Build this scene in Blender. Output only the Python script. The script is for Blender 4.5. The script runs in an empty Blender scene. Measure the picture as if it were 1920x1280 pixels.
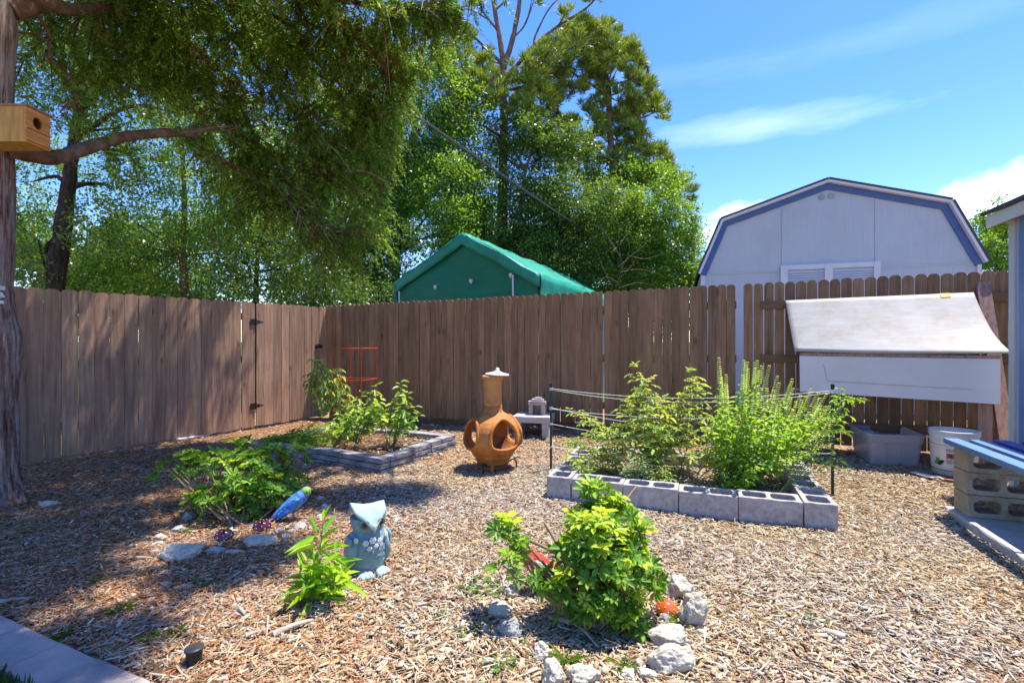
import bpy, bmesh, math, random
import numpy as np
from mathutils import Vector as V, Matrix, noise as mn
rng = np.random.default_rng(11); random.seed(11)
SC = bpy.context.scene
COL = SC.collection
R = math.radians

# ------------------------------------------------------------------ camera model: level, 91 degrees wide
F, H = 934.0, 1.25
cam_d = bpy.data.cameras.new("camera"); cam = bpy.data.objects.new("camera", cam_d); COL.objects.link(cam)
cam_d.sensor_width = 36.0; cam_d.lens = F / 1920 * 36; cam_d.clip_start = .05; cam_d.clip_end = 2000
cam.location = (0, 0, H); cam.rotation_euler = (R(90), 0, 0); SC.camera = cam

def nrm2(a): a = np.array(a, float); return a / np.linalg.norm(a)
C0 = np.array([-3.05, 8.2])                    # corner of the two fences
DB = nrm2([.915, -.404]); NB = np.array([DB[1], -DB[0]])      # along the back fence, and towards the yard
DL = nrm2([.511, .860]); L0 = C0 - DL * 3.70
E1 = nrm2([.94, -.341]); E2 = nrm2([.341, .94])               # axes of the block bed and the bench
def S(t): t = np.clip(t, 0, 1); return t * t * (3 - 2 * t)
def gz(x, y):
    x = np.asarray(x, float); y = np.asarray(y, float)
    df = (x - C0[0]) * NB[0] + (y - C0[1]) * NB[1]
    h = .11 * S((x + 2.5) / 4) * S(1 - df / 2.2) * S(1 + df / 6)
    und = .010 * np.sin(2.1 * x + .7) * np.sin(1.9 * y + .3) + .006 * np.sin(5.3 * x + y) * np.sin(4.1 * y)
    return h + und * S((12 - y) / 4)
def P(px, py, Y): return V(((px - 960) / F * Y, Y, H - (py - 640) / F * Y))
def G(px, py):
    z = 0.0
    for _ in range(6):
        Y = F * (H - z) / (py - 640); X = (px - 960) / F * Y; z = float(gz(X, Y))
    return V((X, Y, z))

# ------------------------------------------------------------------ objects
def tag(o, label=None, cat=None, group=None, kind=None):
    if label: o["label"] = label
    if cat: o["category"] = cat
    if group: o["group"] = group
    if kind: o["kind"] = kind
    return o
def thing(name, label, cat, loc, group=None):
    o = bpy.data.objects.new(name, None); COL.objects.link(o); o.location = loc
    o.empty_display_size = .1
    return tag(o, label, cat, group)
def link(name, me, mat, parent=None, loc=(0, 0, 0)):
    o = bpy.data.objects.new(name, me); COL.objects.link(o)
    if mat and not me.materials: me.materials.append(mat)
    if parent: o.parent = parent
    o.location = loc
    return o
def wloc(o):
    p = V((0, 0, 0))
    while o: p = p + o.location; o = o.parent
    return p
class MB:
    """collects vertices and faces in world space; build() makes ONE mesh object"""
    def __init__(s): s.v = []; s.f = []; s.sm = []
    def add(s, vs, fs, smooth=False):
        b = len(s.v); s.v += [tuple(v) for v in vs]; s.f += [tuple(i + b for i in f) for f in fs]; s.sm += [smooth] * len(fs); return s
    def box(s, c, size, M=None):
        M = M or Matrix.Identity(3); c = V(c); hx, hy, hz = size[0] / 2, size[1] / 2, size[2] / 2
        vs = [c + M @ V((x * hx, y * hy, z * hz)) for z in (-1, 1) for y in (-1, 1) for x in (-1, 1)]
        return s.add(vs, [(0, 2, 3, 1), (4, 5, 7, 6), (0, 1, 5, 4), (2, 6, 7, 3), (0, 4, 6, 2), (1, 3, 7, 5)])
    def bar(s, a, b, w, t, up=(0, 0, 1)):
        a = V(a); b = V(b); d = (b - a); L = d.length; d.normalize(); x = d.cross(V(up)).normalized(); u = x.cross(d).normalized()
        M = Matrix((x, d, u)).transposed()
        return s.box((a + b) / 2, (w, L, t), M)
    def prism(s, poly, ex):
        n = len(poly); ex = V(ex); a = [V(p) for p in poly]; b = [p + ex for p in a]
        return s.add(a + b, [tuple(range(n))[::-1], tuple(range(n, 2 * n))] + [(i, (i + 1) % n, n + (i + 1) % n, n + i) for i in range(n)])
    def tube(s, pts, rad, seg=8, cap=True, wob=0.0, smooth=True):
        pts = [V(p) for p in pts]; n = len(pts)
        if not hasattr(rad, '__len__'): rad = [rad] * n
        up = V((.31, .17, .93)); vs = []
        for i, p in enumerate(pts):
            d = (pts[min(i + 1, n - 1)] - pts[max(i - 1, 0)]); d.normalize()
            x = d.cross(up)
            if x.length < .05: x = d.cross(V((1, 0, 0)))
            x.normalize(); up = x.cross(d).normalized()
            for k in range(seg):
                a = 2 * math.pi * k / seg; q = p + (x * math.cos(a) + up * math.sin(a)) * rad[i]
                if wob: q = q + (q - p) * wob * mn.noise(q * (1.2 / max(rad[i], .02)))
                vs.append(q)
        fs = [(i * seg + k, i * seg + (k + 1) % seg, (i + 1) * seg + (k + 1) % seg, (i + 1) * seg + k) for i in range(n - 1) for k in range(seg)]
        s.add(vs, fs, smooth)
        if cap: s.add(vs[:seg], [tuple(range(seg))[::-1]]); s.add(vs[-seg:], [tuple(range(seg))])
        return s
    def lathe(s, prof, c, seg=32, sq=1.0, M=None, smooth=True):
        M = M or Matrix.Identity(3); c = V(c); vs = []
        for r, z in prof:
            for k in range(seg):
                a = 2 * math.pi * k / seg; vs.append(c + M @ V((r * math.cos(a), r * math.sin(a) * sq, z)))
        fs = [(i * seg + k, i * seg + (k + 1) % seg, (i + 1) * seg + (k + 1) % seg, (i + 1) * seg + k) for i in range(len(prof) - 1) for k in range(seg)]
        return s.add(vs, fs, smooth)
    def ball(s, c, r, M=None, seg=14, rings=9):
        M = M or Matrix.Identity(3); c = V(c); r = V(r) if hasattr(r, '__len__') else V((r, r, r)); vs = []
        for i in range(rings + 1):
            t = math.pi * i / rings
            for k in range(seg):
                a = 2 * math.pi * k / seg
                vs.append(c + M @ V((r.x * math.sin(t) * math.cos(a), r.y * math.sin(t) * math.sin(a), -r.z * math.cos(t))))
        fs = [(i * seg + k, i * seg + (k + 1) % seg, (i + 1) * seg + (k + 1) % seg, (i + 1) * seg + k) for i in range(rings) for k in range(seg)]
        return s.add(vs, fs, True)
    def grid(s, fn, nu, nv, smooth=True):
        vs = [fn(i / nu, j / nv) for j in range(nv + 1) for i in range(nu + 1)]
        return s.add(vs, [(j * (nu + 1) + i, j * (nu + 1) + i + 1, (j + 1) * (nu + 1) + i + 1, (j + 1) * (nu + 1) + i) for j in range(nv) for i in range(nu)], smooth)
    def build(s, name, mat, parent=None, loc=None, bevel=0, weld=False, solid=0):
        o = V(loc) if loc is not None else (wloc(parent) if parent else V((0, 0, 0)))
        me = bpy.data.meshes.new(name)
        me.from_pydata([tuple(V(v) - o) for v in s.v], [], s.f)
        me.polygons.foreach_set('use_smooth', s.sm)
        bm = bmesh.new(); bm.from_mesh(me)
        if weld: bmesh.ops.remove_doubles(bm, verts=bm.verts, dist=1e-5)
        bmesh.ops.recalc_face_normals(bm, faces=bm.faces)
        bm.to_mesh(me); bm.free(); me.update()
        ob = link(name, me, mat, parent, (0, 0, 0) if parent else o)
        if solid:
            m = ob.modifiers.new("solid", 'SOLIDIFY'); m.thickness = solid; m.offset = 0
        if bevel:
            m = ob.modifiers.new("bevel", 'BEVEL'); m.width = bevel; m.segments = 2; m.limit_method = 'ANGLE'; m.angle_limit = R(40)
        return ob
def solo(name, mb, mat, label, cat, loc, group=None, **kw):
    return tag(mb.build(name, mat, None, loc, **kw), label, cat, group)
def copy_tree(o, parent=None):
    c = o.copy(); COL.objects.link(c)
    if parent: c.parent = parent
    for ch in list(o.children): copy_tree(ch, c)
    return c
def fast(name, verts, faces, mat, parent=None, loc=(0, 0, 0), smooth=False):
    """numpy mesh; faces is an (M,k) array"""
    verts = np.asarray(verts, np.float32) - np.asarray(loc if not parent else wloc(parent), np.float32)
    me = bpy.data.meshes.new(name); k = faces.shape[1]
    me.vertices.add(len(verts)); me.vertices.foreach_set('co', verts.ravel())
    me.loops.add(faces.size); me.loops.foreach_set('vertex_index', faces.astype(np.int32).ravel())
    me.polygons.add(len(faces)); me.polygons.foreach_set('loop_start', (np.arange(len(faces)) * k).astype(np.int32))
    if smooth: me.polygons.foreach_set('use_smooth', np.ones(len(faces), bool))
    me.update(calc_edges=True)
    return link(name, me, mat, parent, (0, 0, 0) if parent else loc)
def nz(a): return a / np.maximum(np.linalg.norm(a, axis=-1, keepdims=True), 1e-9)
def leaf4(pos, d, n, L, W, fold=.12, droop=0.0):
    """rhombic leaf, one quad each"""
    d = nz(d); s = nz(np.cross(d, n)); n = np.cross(s, d); L = np.reshape(L, (-1, 1)); W = np.reshape(W, (-1, 1))
    mid = pos + d * L * .45
    v = np.stack([pos, mid + s * W / 2 + n * W * fold, pos + d * L - n * L * droop, mid - s * W / 2 + n * W * fold], 1)
    N = len(pos); return v.reshape(-1, 3), np.arange(N * 4).reshape(N, 4)
def leaf6(pos, d, n, L, W, fold=.12, droop=.15, a=.4, b=.75, wb=.45):
    """longer leaf in two folded halves that curve down towards the tip"""
    d = nz(d); s = nz(np.cross(d, n)); n = np.cross(s, d); L = np.reshape(L, (-1, 1)); W = np.reshape(W, (-1, 1))
    m1 = pos + d * L * a - n * L * droop * .12; m2 = pos + d * L * b - n * L * droop * .5
    v = np.stack([pos, m1 + s * W * .5 + n * W * fold, m2 + s * W * wb + n * W * fold, pos + d * L * .98 - n * L * droop, m2 - s * W * wb + n * W * fold, m1 - s * W * .5 + n * W * fold], 1)
    N = len(pos); b0 = np.arange(N)[:, None] * 6
    f = np.stack([b0 + [0, 1, 2, 3], b0 + [0, 3, 4, 5]], 1).reshape(-1, 4)
    return v.reshape(-1, 3), f
def rdir(n): return nz(rng.normal(size=(n, 3)))
def cat_mesh(parts):
    vs, fs, b = [], [], 0
    for v, f in parts: vs.append(v); fs.append(f + b); b += len(v)
    return np.concatenate(vs), np.concatenate(fs)
def smooth_path(pts, n=6):
    pts = [V(p) for p in pts]; out = []
    q = [pts[0] * 2 - pts[1]] + pts + [pts[-1] * 2 - pts[-2]]
    for i in range(1, len(q) - 2):
        for k in range(n):
            t = k / n; a, b, c, d = q[i - 1], q[i], q[i + 1], q[i + 2]
            out.append(.5 * ((2 * b) + (c - a) * t + (2 * a - 5 * b + 4 * c - d) * t * t + (3 * b - a - 3 * c + d) * t ** 3))
    return out + [pts[-1]]
def lerp(a, b, n): return [a + (b - a) * i / max(n - 1, 1) for i in range(n)]
ORD = ['first', 'second', 'third', 'fourth', 'fifth', 'sixth', 'seventh', 'eighth', 'ninth', 'tenth']

# ------------------------------------------------------------------ materials
class NT:
    def __init__(s, name):
        s.m = bpy.data.materials.new(name); s.m.use_nodes = True; s.t = s.m.node_tree; s.t.nodes.clear()
        s.out = s.n('ShaderNodeOutputMaterial')
    def n(s, typ, **kw):
        x = s.t.nodes.new(typ)
        for k, v in kw.items():
            if hasattr(x, k): setattr(x, k, v)
            else: x.inputs[k].default_value = v
        return x
    def l(s, a, b): s.t.links.new(a, b)
    def ramp(s, cols, fac):
        r = s.n('ShaderNodeValToRGB'); e = r.color_ramp.elements
        while len(e) < len(cols): e.new(.5)
        for i, c in enumerate(cols):
            p, col = c if isinstance(c[1], tuple) else (i / max(len(cols) - 1, 1), c)
            e[i].position = p; e[i].color = (*col, 1)
        s.l(fac, r.inputs[0]); return r.outputs[0]
    def math(s, op, a, b=None, c=None):
        x = s.n('ShaderNodeMath', operation=op)
        for i, q in enumerate((a, b, c)):
            if q is None: continue
            if isinstance(q, (int, float)): x.inputs[i].default_value = q
            else: s.l(q, x.inputs[i])
        return x.outputs[0]
    def mix(s, fac, a, b, mode='MIX'):
        x = s.n('ShaderNodeMix', data_type='RGBA', blend_type=mode)
        for i, q in ((0, fac), (6, a), (7, b)):
            if isinstance(q, (int, float)): x.inputs[i].default_value = q
            elif isinstance(q, tuple): x.inputs[i].default_value = (*q, 1)
            else: s.l(q, x.inputs[i])
        return x.outputs[2]
def pm(name, cols, scale=5, detail=6, stretch=(1, 1, 1), rough=.8, bump=0, bscale=None, bstretch=None, island=0, spec=.3, knots=0, metallic=0, stain=None, coat=0, trans=0, nrough=.6):
    """noise ramp + per-board variation + bump"""
    t = NT(name); tc = t.n('ShaderNodeTexCoord'); vec = tc.outputs['Object']; rnd = None
    if island:
        g = t.n('ShaderNodeNewGeometry'); rnd = g.outputs['Random Per Island']
        a = t.n('ShaderNodeVectorMath', operation='ADD'); t.l(vec, a.inputs[0])
        cx = t.n('ShaderNodeCombineXYZ'); k = t.math('MULTIPLY', rnd, 37.0)
        for i in range(3): t.l(k, cx.inputs[i])
        t.l(cx.outputs[0], a.inputs[1]); vec = a.outputs[0]
    mp = t.n('ShaderNodeMapping'); mp.inputs['Scale'].default_value = stretch; t.l(vec, mp.inputs[0])
    no = t.n('ShaderNodeTexNoise', Scale=scale, Detail=detail, Roughness=nrough); t.l(mp.outputs[0], no.inputs['Vector'])
    f = t.n('ShaderNodeMapRange'); f.inputs[1].default_value = .28; f.inputs[2].default_value = .72; t.l(no.outputs[0], f.inputs[0])
    c = t.ramp(cols, f.outputs[0])
    if stain:                                  # broad weathering blotches: (colour, scale, amount)
        n2 = t.n('ShaderNodeTexNoise', Scale=stain[1], Detail=5.0, Roughness=.65); t.l(vec, n2.inputs['Vector'])
        f2 = t.n('ShaderNodeMapRange'); f2.inputs[1].default_value = .45; f2.inputs[2].default_value = .72; f2.inputs[4].default_value = stain[2]; t.l(n2.outputs[0], f2.inputs[0])
        c = t.mix(f2.outputs[0], c, stain[0])
    if knots:
        m2 = t.n('ShaderNodeMapping'); m2.inputs['Scale'].default_value = (5.5, 5.5, 2.6); t.l(vec, m2.inputs[0])
        vo = t.n('ShaderNodeTexVoronoi', Scale=1.0); t.l(m2.outputs[0], vo.inputs['Vector'])
        f3 = t.n('ShaderNodeMapRange'); f3.inputs[1].default_value = .02; f3.inputs[2].default_value = .17; f3.inputs[3].default_value = knots; f3.inputs[4].default_value = 0; t.l(vo.outputs['Distance'], f3.inputs[0])
        c = t.mix(f3.outputs[0], c, tuple(x * .35 for x in cols[0][1] if 1) if isinstance(cols[0][1], tuple) else tuple(x * .35 for x in cols[0]))
    if island:
        hs = t.n('ShaderNodeHueSaturation'); t.l(c, hs.inputs['Color'])
        mr = t.n('ShaderNodeMapRange'); mr.inputs[3].default_value = 1 - island; mr.inputs[4].default_value = 1 + island; t.l(rnd, mr.inputs[0]); t.l(mr.outputs[0], hs.inputs['Value']); c = hs.outputs[0]
    b = t.n('ShaderNodeBsdfPrincipled', Roughness=rough, Metallic=metallic); b.inputs['Specular IOR Level'].default_value = spec
    if coat: b.inputs['Coat Weight'].default_value = coat; b.inputs['Coat Roughness'].default_value = .12
    t.l(c, b.inputs['Base Color'])
    if bump:
        m3 = t.n('ShaderNodeMapping'); m3.inputs['Scale'].default_value = bstretch or stretch; t.l(vec, m3.inputs[0])
        n3 = t.n('ShaderNodeTexNoise', Scale=bscale or scale * 3, Detail=7.0, Roughness=.65); t.l(m3.outputs[0], n3.inputs['Vector'])
        bp = t.n('ShaderNodeBump', Strength=bump, Distance=.02); t.l(n3.outputs[0], bp.inputs['Height']); t.l(bp.outputs[0], b.inputs['Normal'])
    if trans:
        tr = t.n('ShaderNodeBsdfTranslucent'); t.l(c, tr.inputs[0]); mx = t.n('ShaderNodeMixShader'); mx.inputs[0].default_value = trans
        t.l(b.outputs[0], mx.inputs[1]); t.l(tr.outputs[0], mx.inputs[2]); t.l(mx.outputs[0], t.out.inputs[0])
    else: t.l(b.outputs[0], t.out.inputs[0])
    return t.m
def leafmat(name, cols, trans=.4, rough=.42, spec=.35, glow=(1.6, 1.35, .5)):
    """leaves: one colour per leaf, light passes through"""
    t = NT(name); g = t.n('ShaderNodeNewGeometry'); c = t.ramp(cols, g.outputs['Random Per Island'])
    b = t.n('ShaderNodeBsdfPrincipled', Roughness=rough); b.inputs['Specular IOR Level'].default_value = spec; t.l(c, b.inputs['Base Color'])
    c2 = t.mix(1.0, c, glow, 'MULTIPLY')
    tr = t.n('ShaderNodeBsdfTranslucent'); t.l(c2, tr.inputs[0])
    mx = t.n('ShaderNodeMixShader'); mx.inputs[0].default_value = trans
    t.l(b.outputs[0], mx.inputs[1]); t.l(tr.outputs[0], mx.inputs[2]); t.l(mx.outputs[0], t.out.inputs[0])
    return t.m
M = {}
M['fence_l'] = pm('stained_pine', [(.230, .128, .081), (.367, .219, .138), (.496, .313, .202)], 2.2, 8, (14, 14, .9), .75, .35, 9, (16, 16, .8), .2, .2, knots=.75, stain=((.183, .110, .076), 1.6, .5))
M['fence_b'] = pm('stained_pickets', [(.179, .100, .053), (.272, .159, .088), (.367, .226, .130)], 2.2, 8, (16, 16, .9), .75, .35, 9, (18, 18, .8), .2, .2, knots=.75, stain=((.133, .082, .049), 1.8, .5))
M['rail'] = pm('stained_rail', [(.134, .080, .042), (.227, .137, .074)], 3, 8, (1.5, 1.5, 14), .75, .3, 9, None, .1, .2)
M['black'] = pm('black_iron', [(.012, .012, .012), (.03, .028, .026)], 20, 4, rough=.5, bump=.15)
M['concrete'] = pm('pale_concrete_block', [(.27, .24, .23), (.42, .385, .365), (.54, .50, .475)], 26, 10, rough=.95, bump=.6, bscale=70, island=0.06, spec=.1, stain=((.27, .23, .21), 3.5, .45))
M['concrete_b'] = pm('weathered_block', [(.26, .225, .165), (.37, .325, .25), (.46, .415, .33)], 9, 9, rough=.95, bump=.6, bscale=60, island=0.06, spec=.1, stain=((.2, .165, .11), 3, .5))
M['slab'] = pm('grey_slab', [(.40, .385, .37), (.52, .50, .48)], 8, 8, rough=.9, bump=.3, bscale=60, island=.07, spec=.15, stain=((.3, .28, .26), 3, .4))
M['ledge'] = pm('charcoal_ledge_stone', [(.13, .125, .14), (.24, .23, .24), (.38, .36, .355)], 7, 9, (1, 1, 1.6), .85, .6, 30, None, .38, .25, stain=((.07, .07, .085), 5, .6))
M['terra'] = pm('burnt_terracotta', [(.362, .106, .020), (.532, .186, .037), (.638, .262, .065)], 4, 8, (1, 1, 1.6), .7, .30, 26, None, 0, .25, stain=((.10, .04, .02), 4.0, .95))
M['glaze'] = pm('white_glaze', [(.62, .62, .62), (.8, .8, .79)], 6, 5, rough=.5, bump=.1, stain=((.45, .43, .4), 9, .5))
M['lime'] = pm('limestone', [(.358, .304, .224), (.556, .495, .396), (.681, .626, .520)], 12, 10, rough=.95, bump=1.0, bscale=26, spec=.1, stain=((.224, .183, .133), 9, .7), nrough=.72)
M['lime_g'] = pm('grey_limestone', [(.240, .237, .218), (.384, .371, .343), (.496, .482, .445)], 12, 10, rough=.95, bump=1.0, bscale=26, spec=.1, stain=((.160, .158, .148), 9, .7), nrough=.72)
M['ply'] = pm('weathered_plywood', [(.40, .38, .35), (.44, .42, .39), (.49, .47, .44)], 2.2, 9, (2.2, 2.2, 26), .85, .12, 6, None, 0, .2, stain=((.30, .23, .17), 2.6, .6))
M['whitewood'] = pm('painted_panel', [(.62, .61, .63), (.70, .69, .71)], 4, 6, rough=.6, bump=.06, stain=((.50, .43, .38), 2.0, .6))
M['redwood'] = pm('brown_stained_board', [(.22, .12, .095), (.33, .20, .165), (.40, .26, .22)], 3, 8, (14, 14, 1.2), .8, .25, 8, None, .12, .2)
M['blue_paint'] = pm('blue_painted_plank', [(.085, .185, .37), (.115, .235, .44)], 3, 7, (2, 2, 2), .45, .12, 14, None, .12, .4, stain=((.19, .30, .46), 5, .35))
M['shed_wall'] = pm('pale_shed_siding', [(.432, .499, .539), (.497, .566, .608)], 3, 6, (22, 22, 1), .75, .25, 8, None, 0, .2, stain=((.36, .40, .43), 1.4, .4))
M['shed_blue'] = pm('blue_trim_paint', [(.055, .115, .30), (.075, .145, .35)], 5, 5, rough=.5, bump=.06)
M['shed_white'] = pm('white_trim_paint', [(.58, .60, .64), (.66, .68, .71)], 5, 5, rough=.5, bump=.05)
M['shingle'] = pm('dark_shingle', [(.055, .055, .06), (.11, .11, .115)], 24, 6, rough=.95, bump=.5, bscale=50)
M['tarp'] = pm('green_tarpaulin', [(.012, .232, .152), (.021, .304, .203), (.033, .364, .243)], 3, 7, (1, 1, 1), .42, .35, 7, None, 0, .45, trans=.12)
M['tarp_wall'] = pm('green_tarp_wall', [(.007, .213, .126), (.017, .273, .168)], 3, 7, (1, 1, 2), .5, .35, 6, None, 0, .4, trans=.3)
M['bin'] = None
M['white_plastic'] = pm('white_bucket_plastic', [(.66, .66, .66), (.74, .74, .73)], 5, 5, rough=.38, bump=.03, spec=.45, stain=((.5, .47, .42), 4, .4))
M['red_paint'] = pm('red_coated_wire', [(.55, .03, .012), (.68, .05, .02)], 12, 3, rough=.4)
M['stake'] = pm('dark_green_stake', [(.012, .045, .035), (.02, .07, .055)], 12, 4, rough=.45)
M['twine'] = pm('white_twine', [(.62, .62, .6), (.75, .75, .73)], 60, 3, rough=.9)
M['bark_c'] = pm('cedar_bark', [(.03, .015, .011), (.16, .08, .055), (.38, .27, .22), (.62, .54, .50)], 4.0, 10, (9, 9, .5), .95, 1.0, 5, (14, 14, .8), 0, .1, stain=((.43, .32, .27), 2.6, .45), nrough=.7)
M['bark_l'] = pm('limb_bark', [(.075, .04, .025), (.17, .095, .06), (.27, .18, .13)], 9, 9, (1, 1, 1), .95, .8, 22, None, 0, .1)
M['bark_d'] = pm('dark_bark', [(.02, .015, .011), (.05, .037, .028), (.085, .065, .05)], 7, 9, (3, 3, .8), .95, .9, 12, (4, 4, 1), 0, .1)
M['bark_p'] = pm('pine_bark', [(.10, .062, .042), (.21, .14, .10), (.30, .215, .165)], 6, 9, (3, 3, .9), .95, .9, 10, (4, 4, 1.2), 0, .1)
M['deadwood'] = pm('bleached_wood', [(.24, .19, .14), (.40, .33, .26), (.50, .44, .36)], 10, 8, (1, 1, 1), .9, .5, 30)
M['stem'] = pm('green_stem', [(.09, .14, .03), (.17, .22, .06)], 12, 4, rough=.6)
M['stem_b'] = pm('woody_stem', [(.16, .11, .06), (.30, .23, .14)], 14, 6, rough=.85, bump=.3)
M['nest'] = pm('cedar_boards', [(.34, .17, .035), (.50, .28, .055), (.60, .38, .09)], 2.6, 8, (14, 14, 1.2), .65, .2, 8, None, .1, .3, knots=.3, stain=((.30, .19, .07), 5, .5))
M['nest_f'] = pm('cedar_front', [(.46, .15, .03), (.62, .24, .05), (.70, .32, .08)], 2.6, 8, (14, 1.6, 14), .6, .2, 8, None, .1, .3, knots=.3)
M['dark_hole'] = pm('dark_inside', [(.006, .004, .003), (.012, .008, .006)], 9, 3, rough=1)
M['fungus'] = pm('pale_fungus', [(.62, .60, .55), (.78, .76, .71)], 12, 6, rough=.8, bump=.3)
# ------------------------------------------------------------------ world, sun
sun_az = nrm2([.88, .47]); SUN_EL = 72.0
w = bpy.data.worlds.new("World"); SC.world = w; w.use_nodes = True; nt = w.node_tree; nt.nodes.clear()
def wn(typ, **kw):
    x = nt.nodes.new(typ)
    for k, v in kw.items():
        if hasattr(x, k): setattr(x, k, v)
        else: x.inputs[k].default_value = v
    return x
sky = wn('ShaderNodeTexSky'); sky.sky_type = 'NISHITA'; sky.sun_disc = False
sky.sun_elevation = R(SUN_EL); sky.sun_rotation = math.atan2(sun_az[0], sun_az[1]); sky.air_density = 1.0; sky.dust_density = .35; sky.ozone_density = 2.2
hs = wn('ShaderNodeHueSaturation', Saturation=1.36, Value=.68, Hue=.517); nt.links.new(sky.outputs[0], hs.inputs['Color'])
tc = wn('ShaderNodeTexCoord'); cur = hs.outputs[0]
def cloud(px, py, sx, sz, dens, nscale, seed, soft=.55):
    """a real cloud position on the sky dome, ragged by noise"""
    global cur
    d = V(((px - 960) / F, 1, (640 - py) / F)).normalized()
    sb = wn('ShaderNodeVectorMath', operation='SUBTRACT'); nt.links.new(tc.outputs['Generated'], sb.inputs[0]); sb.inputs[1].default_value = d
    mp = wn('ShaderNodeMapping'); mp.vector_type = 'POINT'; mp.inputs['Scale'].default_value = (1 / sx, 1 / sx, 1 / sz); nt.links.new(sb.outputs[0], mp.inputs[0])
    ln = wn('ShaderNodeVectorMath', operation='LENGTH'); nt.links.new(mp.outputs[0], ln.inputs[0])
    m2 = wn('ShaderNodeMapping'); m2.inputs['Location'].default_value = (seed, seed * 1.7, 0); m2.inputs['Scale'].default_value = (1, 1, sx / sz * .55); nt.links.new(tc.outputs['Generated'], m2.inputs[0])
    no = wn('ShaderNodeTexNoise', Scale=nscale, Detail=9.0, Roughness=.6); nt.links.new(m2.outputs[0], no.inputs['Vector'])
    a = wn('ShaderNodeMath', operation='MULTIPLY_ADD'); nt.links.new(no.outputs[0], a.inputs[0]); a.inputs[1].default_value = 2.3; a.inputs[2].default_value = -.25
    b = wn('ShaderNodeMath', operation='SUBTRACT'); nt.links.new(a.outputs[0], b.inputs[0]); nt.links.new(ln.outputs['Value'], b.inputs[1])
    mr = wn('ShaderNodeMapRange'); mr.inputs[1].default_value = 0; mr.inputs[2].default_value = soft; mr.inputs[3].default_value = 0; mr.inputs[4].default_value = dens; nt.links.new(b.outputs[0], mr.inputs[0])
    mx = wn('ShaderNodeMix', data_type='RGBA'); nt.links.new(mr.outputs[0], mx.inputs[0]); nt.links.new(cur, mx.inputs[6]); mx.inputs[7].default_value = CLOUD
    cur = mx.outputs[2]
CLOUD = (6.6, 6.9, 7.3, 1)
cloud(1865, 355, .095, .040, .60, 9, 3.1, .9)
cloud(1760, 400, .16, .030, .45, 8, 5.7, .9)
cloud(1385, 395, .075, .018, .55, 10, 9.3, .9)
cloud(1420, 235, .22, .030, .26, 4, 1.9, 1.8)
cloud(1640, 70, .30, .03, .05, 4, 7.7, 1.4)
cloud(1240, 150, .28, .02, .04, 4, 12.7, 1.4)
cloud(1330, 440, .10, .03, .45, 6, 15.2, 1.2)
bg = wn('ShaderNodeBackground', Strength=.15); nt.links.new(cur, bg.inputs[0])
wo = wn('ShaderNodeOutputWorld'); nt.links.new(bg.outputs[0], wo.inputs[0])
ld = bpy.data.lights.new("sun", 'SUN'); ld.energy = 3.0; ld.angle = R(.53); ld.color = (1, .955, .88)
sun = bpy.data.objects.new("sun", ld); COL.objects.link(sun)
sd = V((sun_az[0] * math.cos(R(SUN_EL)), sun_az[1] * math.cos(R(SUN_EL)), math.sin(R(SUN_EL))))
sun.rotation_euler = sd.to_track_quat('Z', 'Y').to_euler()
SC.view_settings.view_transform = 'Standard'; SC.view_settings.look = 'None'; SC.view_settings.exposure = 1.76; SC.view_settings.gamma = 1
SC.cycles.max_bounces = 8; SC.cycles.diffuse_bounces = 4; SC.cycles.transmission_bounces = 5; SC.cycles.transparent_max_bounces = 8
SC.cycles.use_denoising = True; SC.cycles.sample_clamp_indirect = 6.0

# ------------------------------------------------------------------ ground, one sheet to the horizon
def rng_axis(lo, hi, step, far):
    a = list(np.arange(lo, hi + 1e-6, step)); g = step; x = lo
    left = []
    while x > -far: g *= 1.6; x -= g; left.append(x)
    g = step; x = a[-1]; right = []
    while x < far: g *= 1.6; x += g; right.append(x)
    return np.array(left[::-1] + a + right)
xs = rng_axis(-8, 6.5, .12, 900); ys = rng_axis(-.5, 10, .12, 900)
X, Y = np.meshgrid(xs, ys); Z = gz(X, Y); nx, ny = len(xs), len(ys)
vv = np.stack([X, Y, Z], -1).reshape(-1, 3)
ii = (np.arange(ny - 1)[:, None] * nx + np.arange(nx - 1)[None, :]).ravel()
ff = np.stack([ii, ii + 1, ii + nx + 1, ii + nx], 1)
t = NT('mulch_bed'); tcn = t.n('ShaderNodeTexCoord'); mp = t.n('ShaderNodeMapping'); t.l(tcn.outputs['Object'], mp.inputs[0])
vo = t.n('ShaderNodeTexVoronoi', Scale=60.0); mp2 = t.n('ShaderNodeMapping'); mp2.inputs['Scale'].default_value = (1, .35, 1); mp2.inputs['Rotation'].default_value = (0, 0, .6); t.l(tcn.outputs['Object'], mp2.inputs[0]); t.l(mp2.outputs[0], vo.inputs['Vector'])
c1 = t.ramp([(.10, .05, .025), (.20, .11, .06), (.32, .20, .12), (.42, .30, .2)], vo.outputs['Color'])
sp = t.n('ShaderNodeSeparateXYZ'); t.l(tcn.outputs['Object'], sp.inputs[0])
nb = t.n('ShaderNodeTexNoise', Scale=1.3, Detail=4.0); t.l(tcn.outputs['Object'], nb.inputs['Vector'])
grass = t.ramp([(.05, .09, .02), (.10, .15, .035)], nb.outputs[0])
far = t.n('ShaderNodeMapRange'); far.inputs[1].default_value = 9.5; far.inputs[2].default_value = 10.5; t.l(sp.outputs[1], far.inputs[0])
col = t.mix(far.outputs[0], c1, grass)
b = t.n('ShaderNodeBsdfPrincipled', Roughness=1.0); b.inputs['Specular IOR Level'].default_value = .05; t.l(col, b.inputs['Base Color'])
bp = t.n('ShaderNodeBump', Strength=.8, Distance=.015); t.l(vo.outputs['Distance'], bp.inputs['Height']); t.l(bp.outputs[0], b.inputs['Normal']); t.l(b.outputs[0], t.out.inputs[0])
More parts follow.
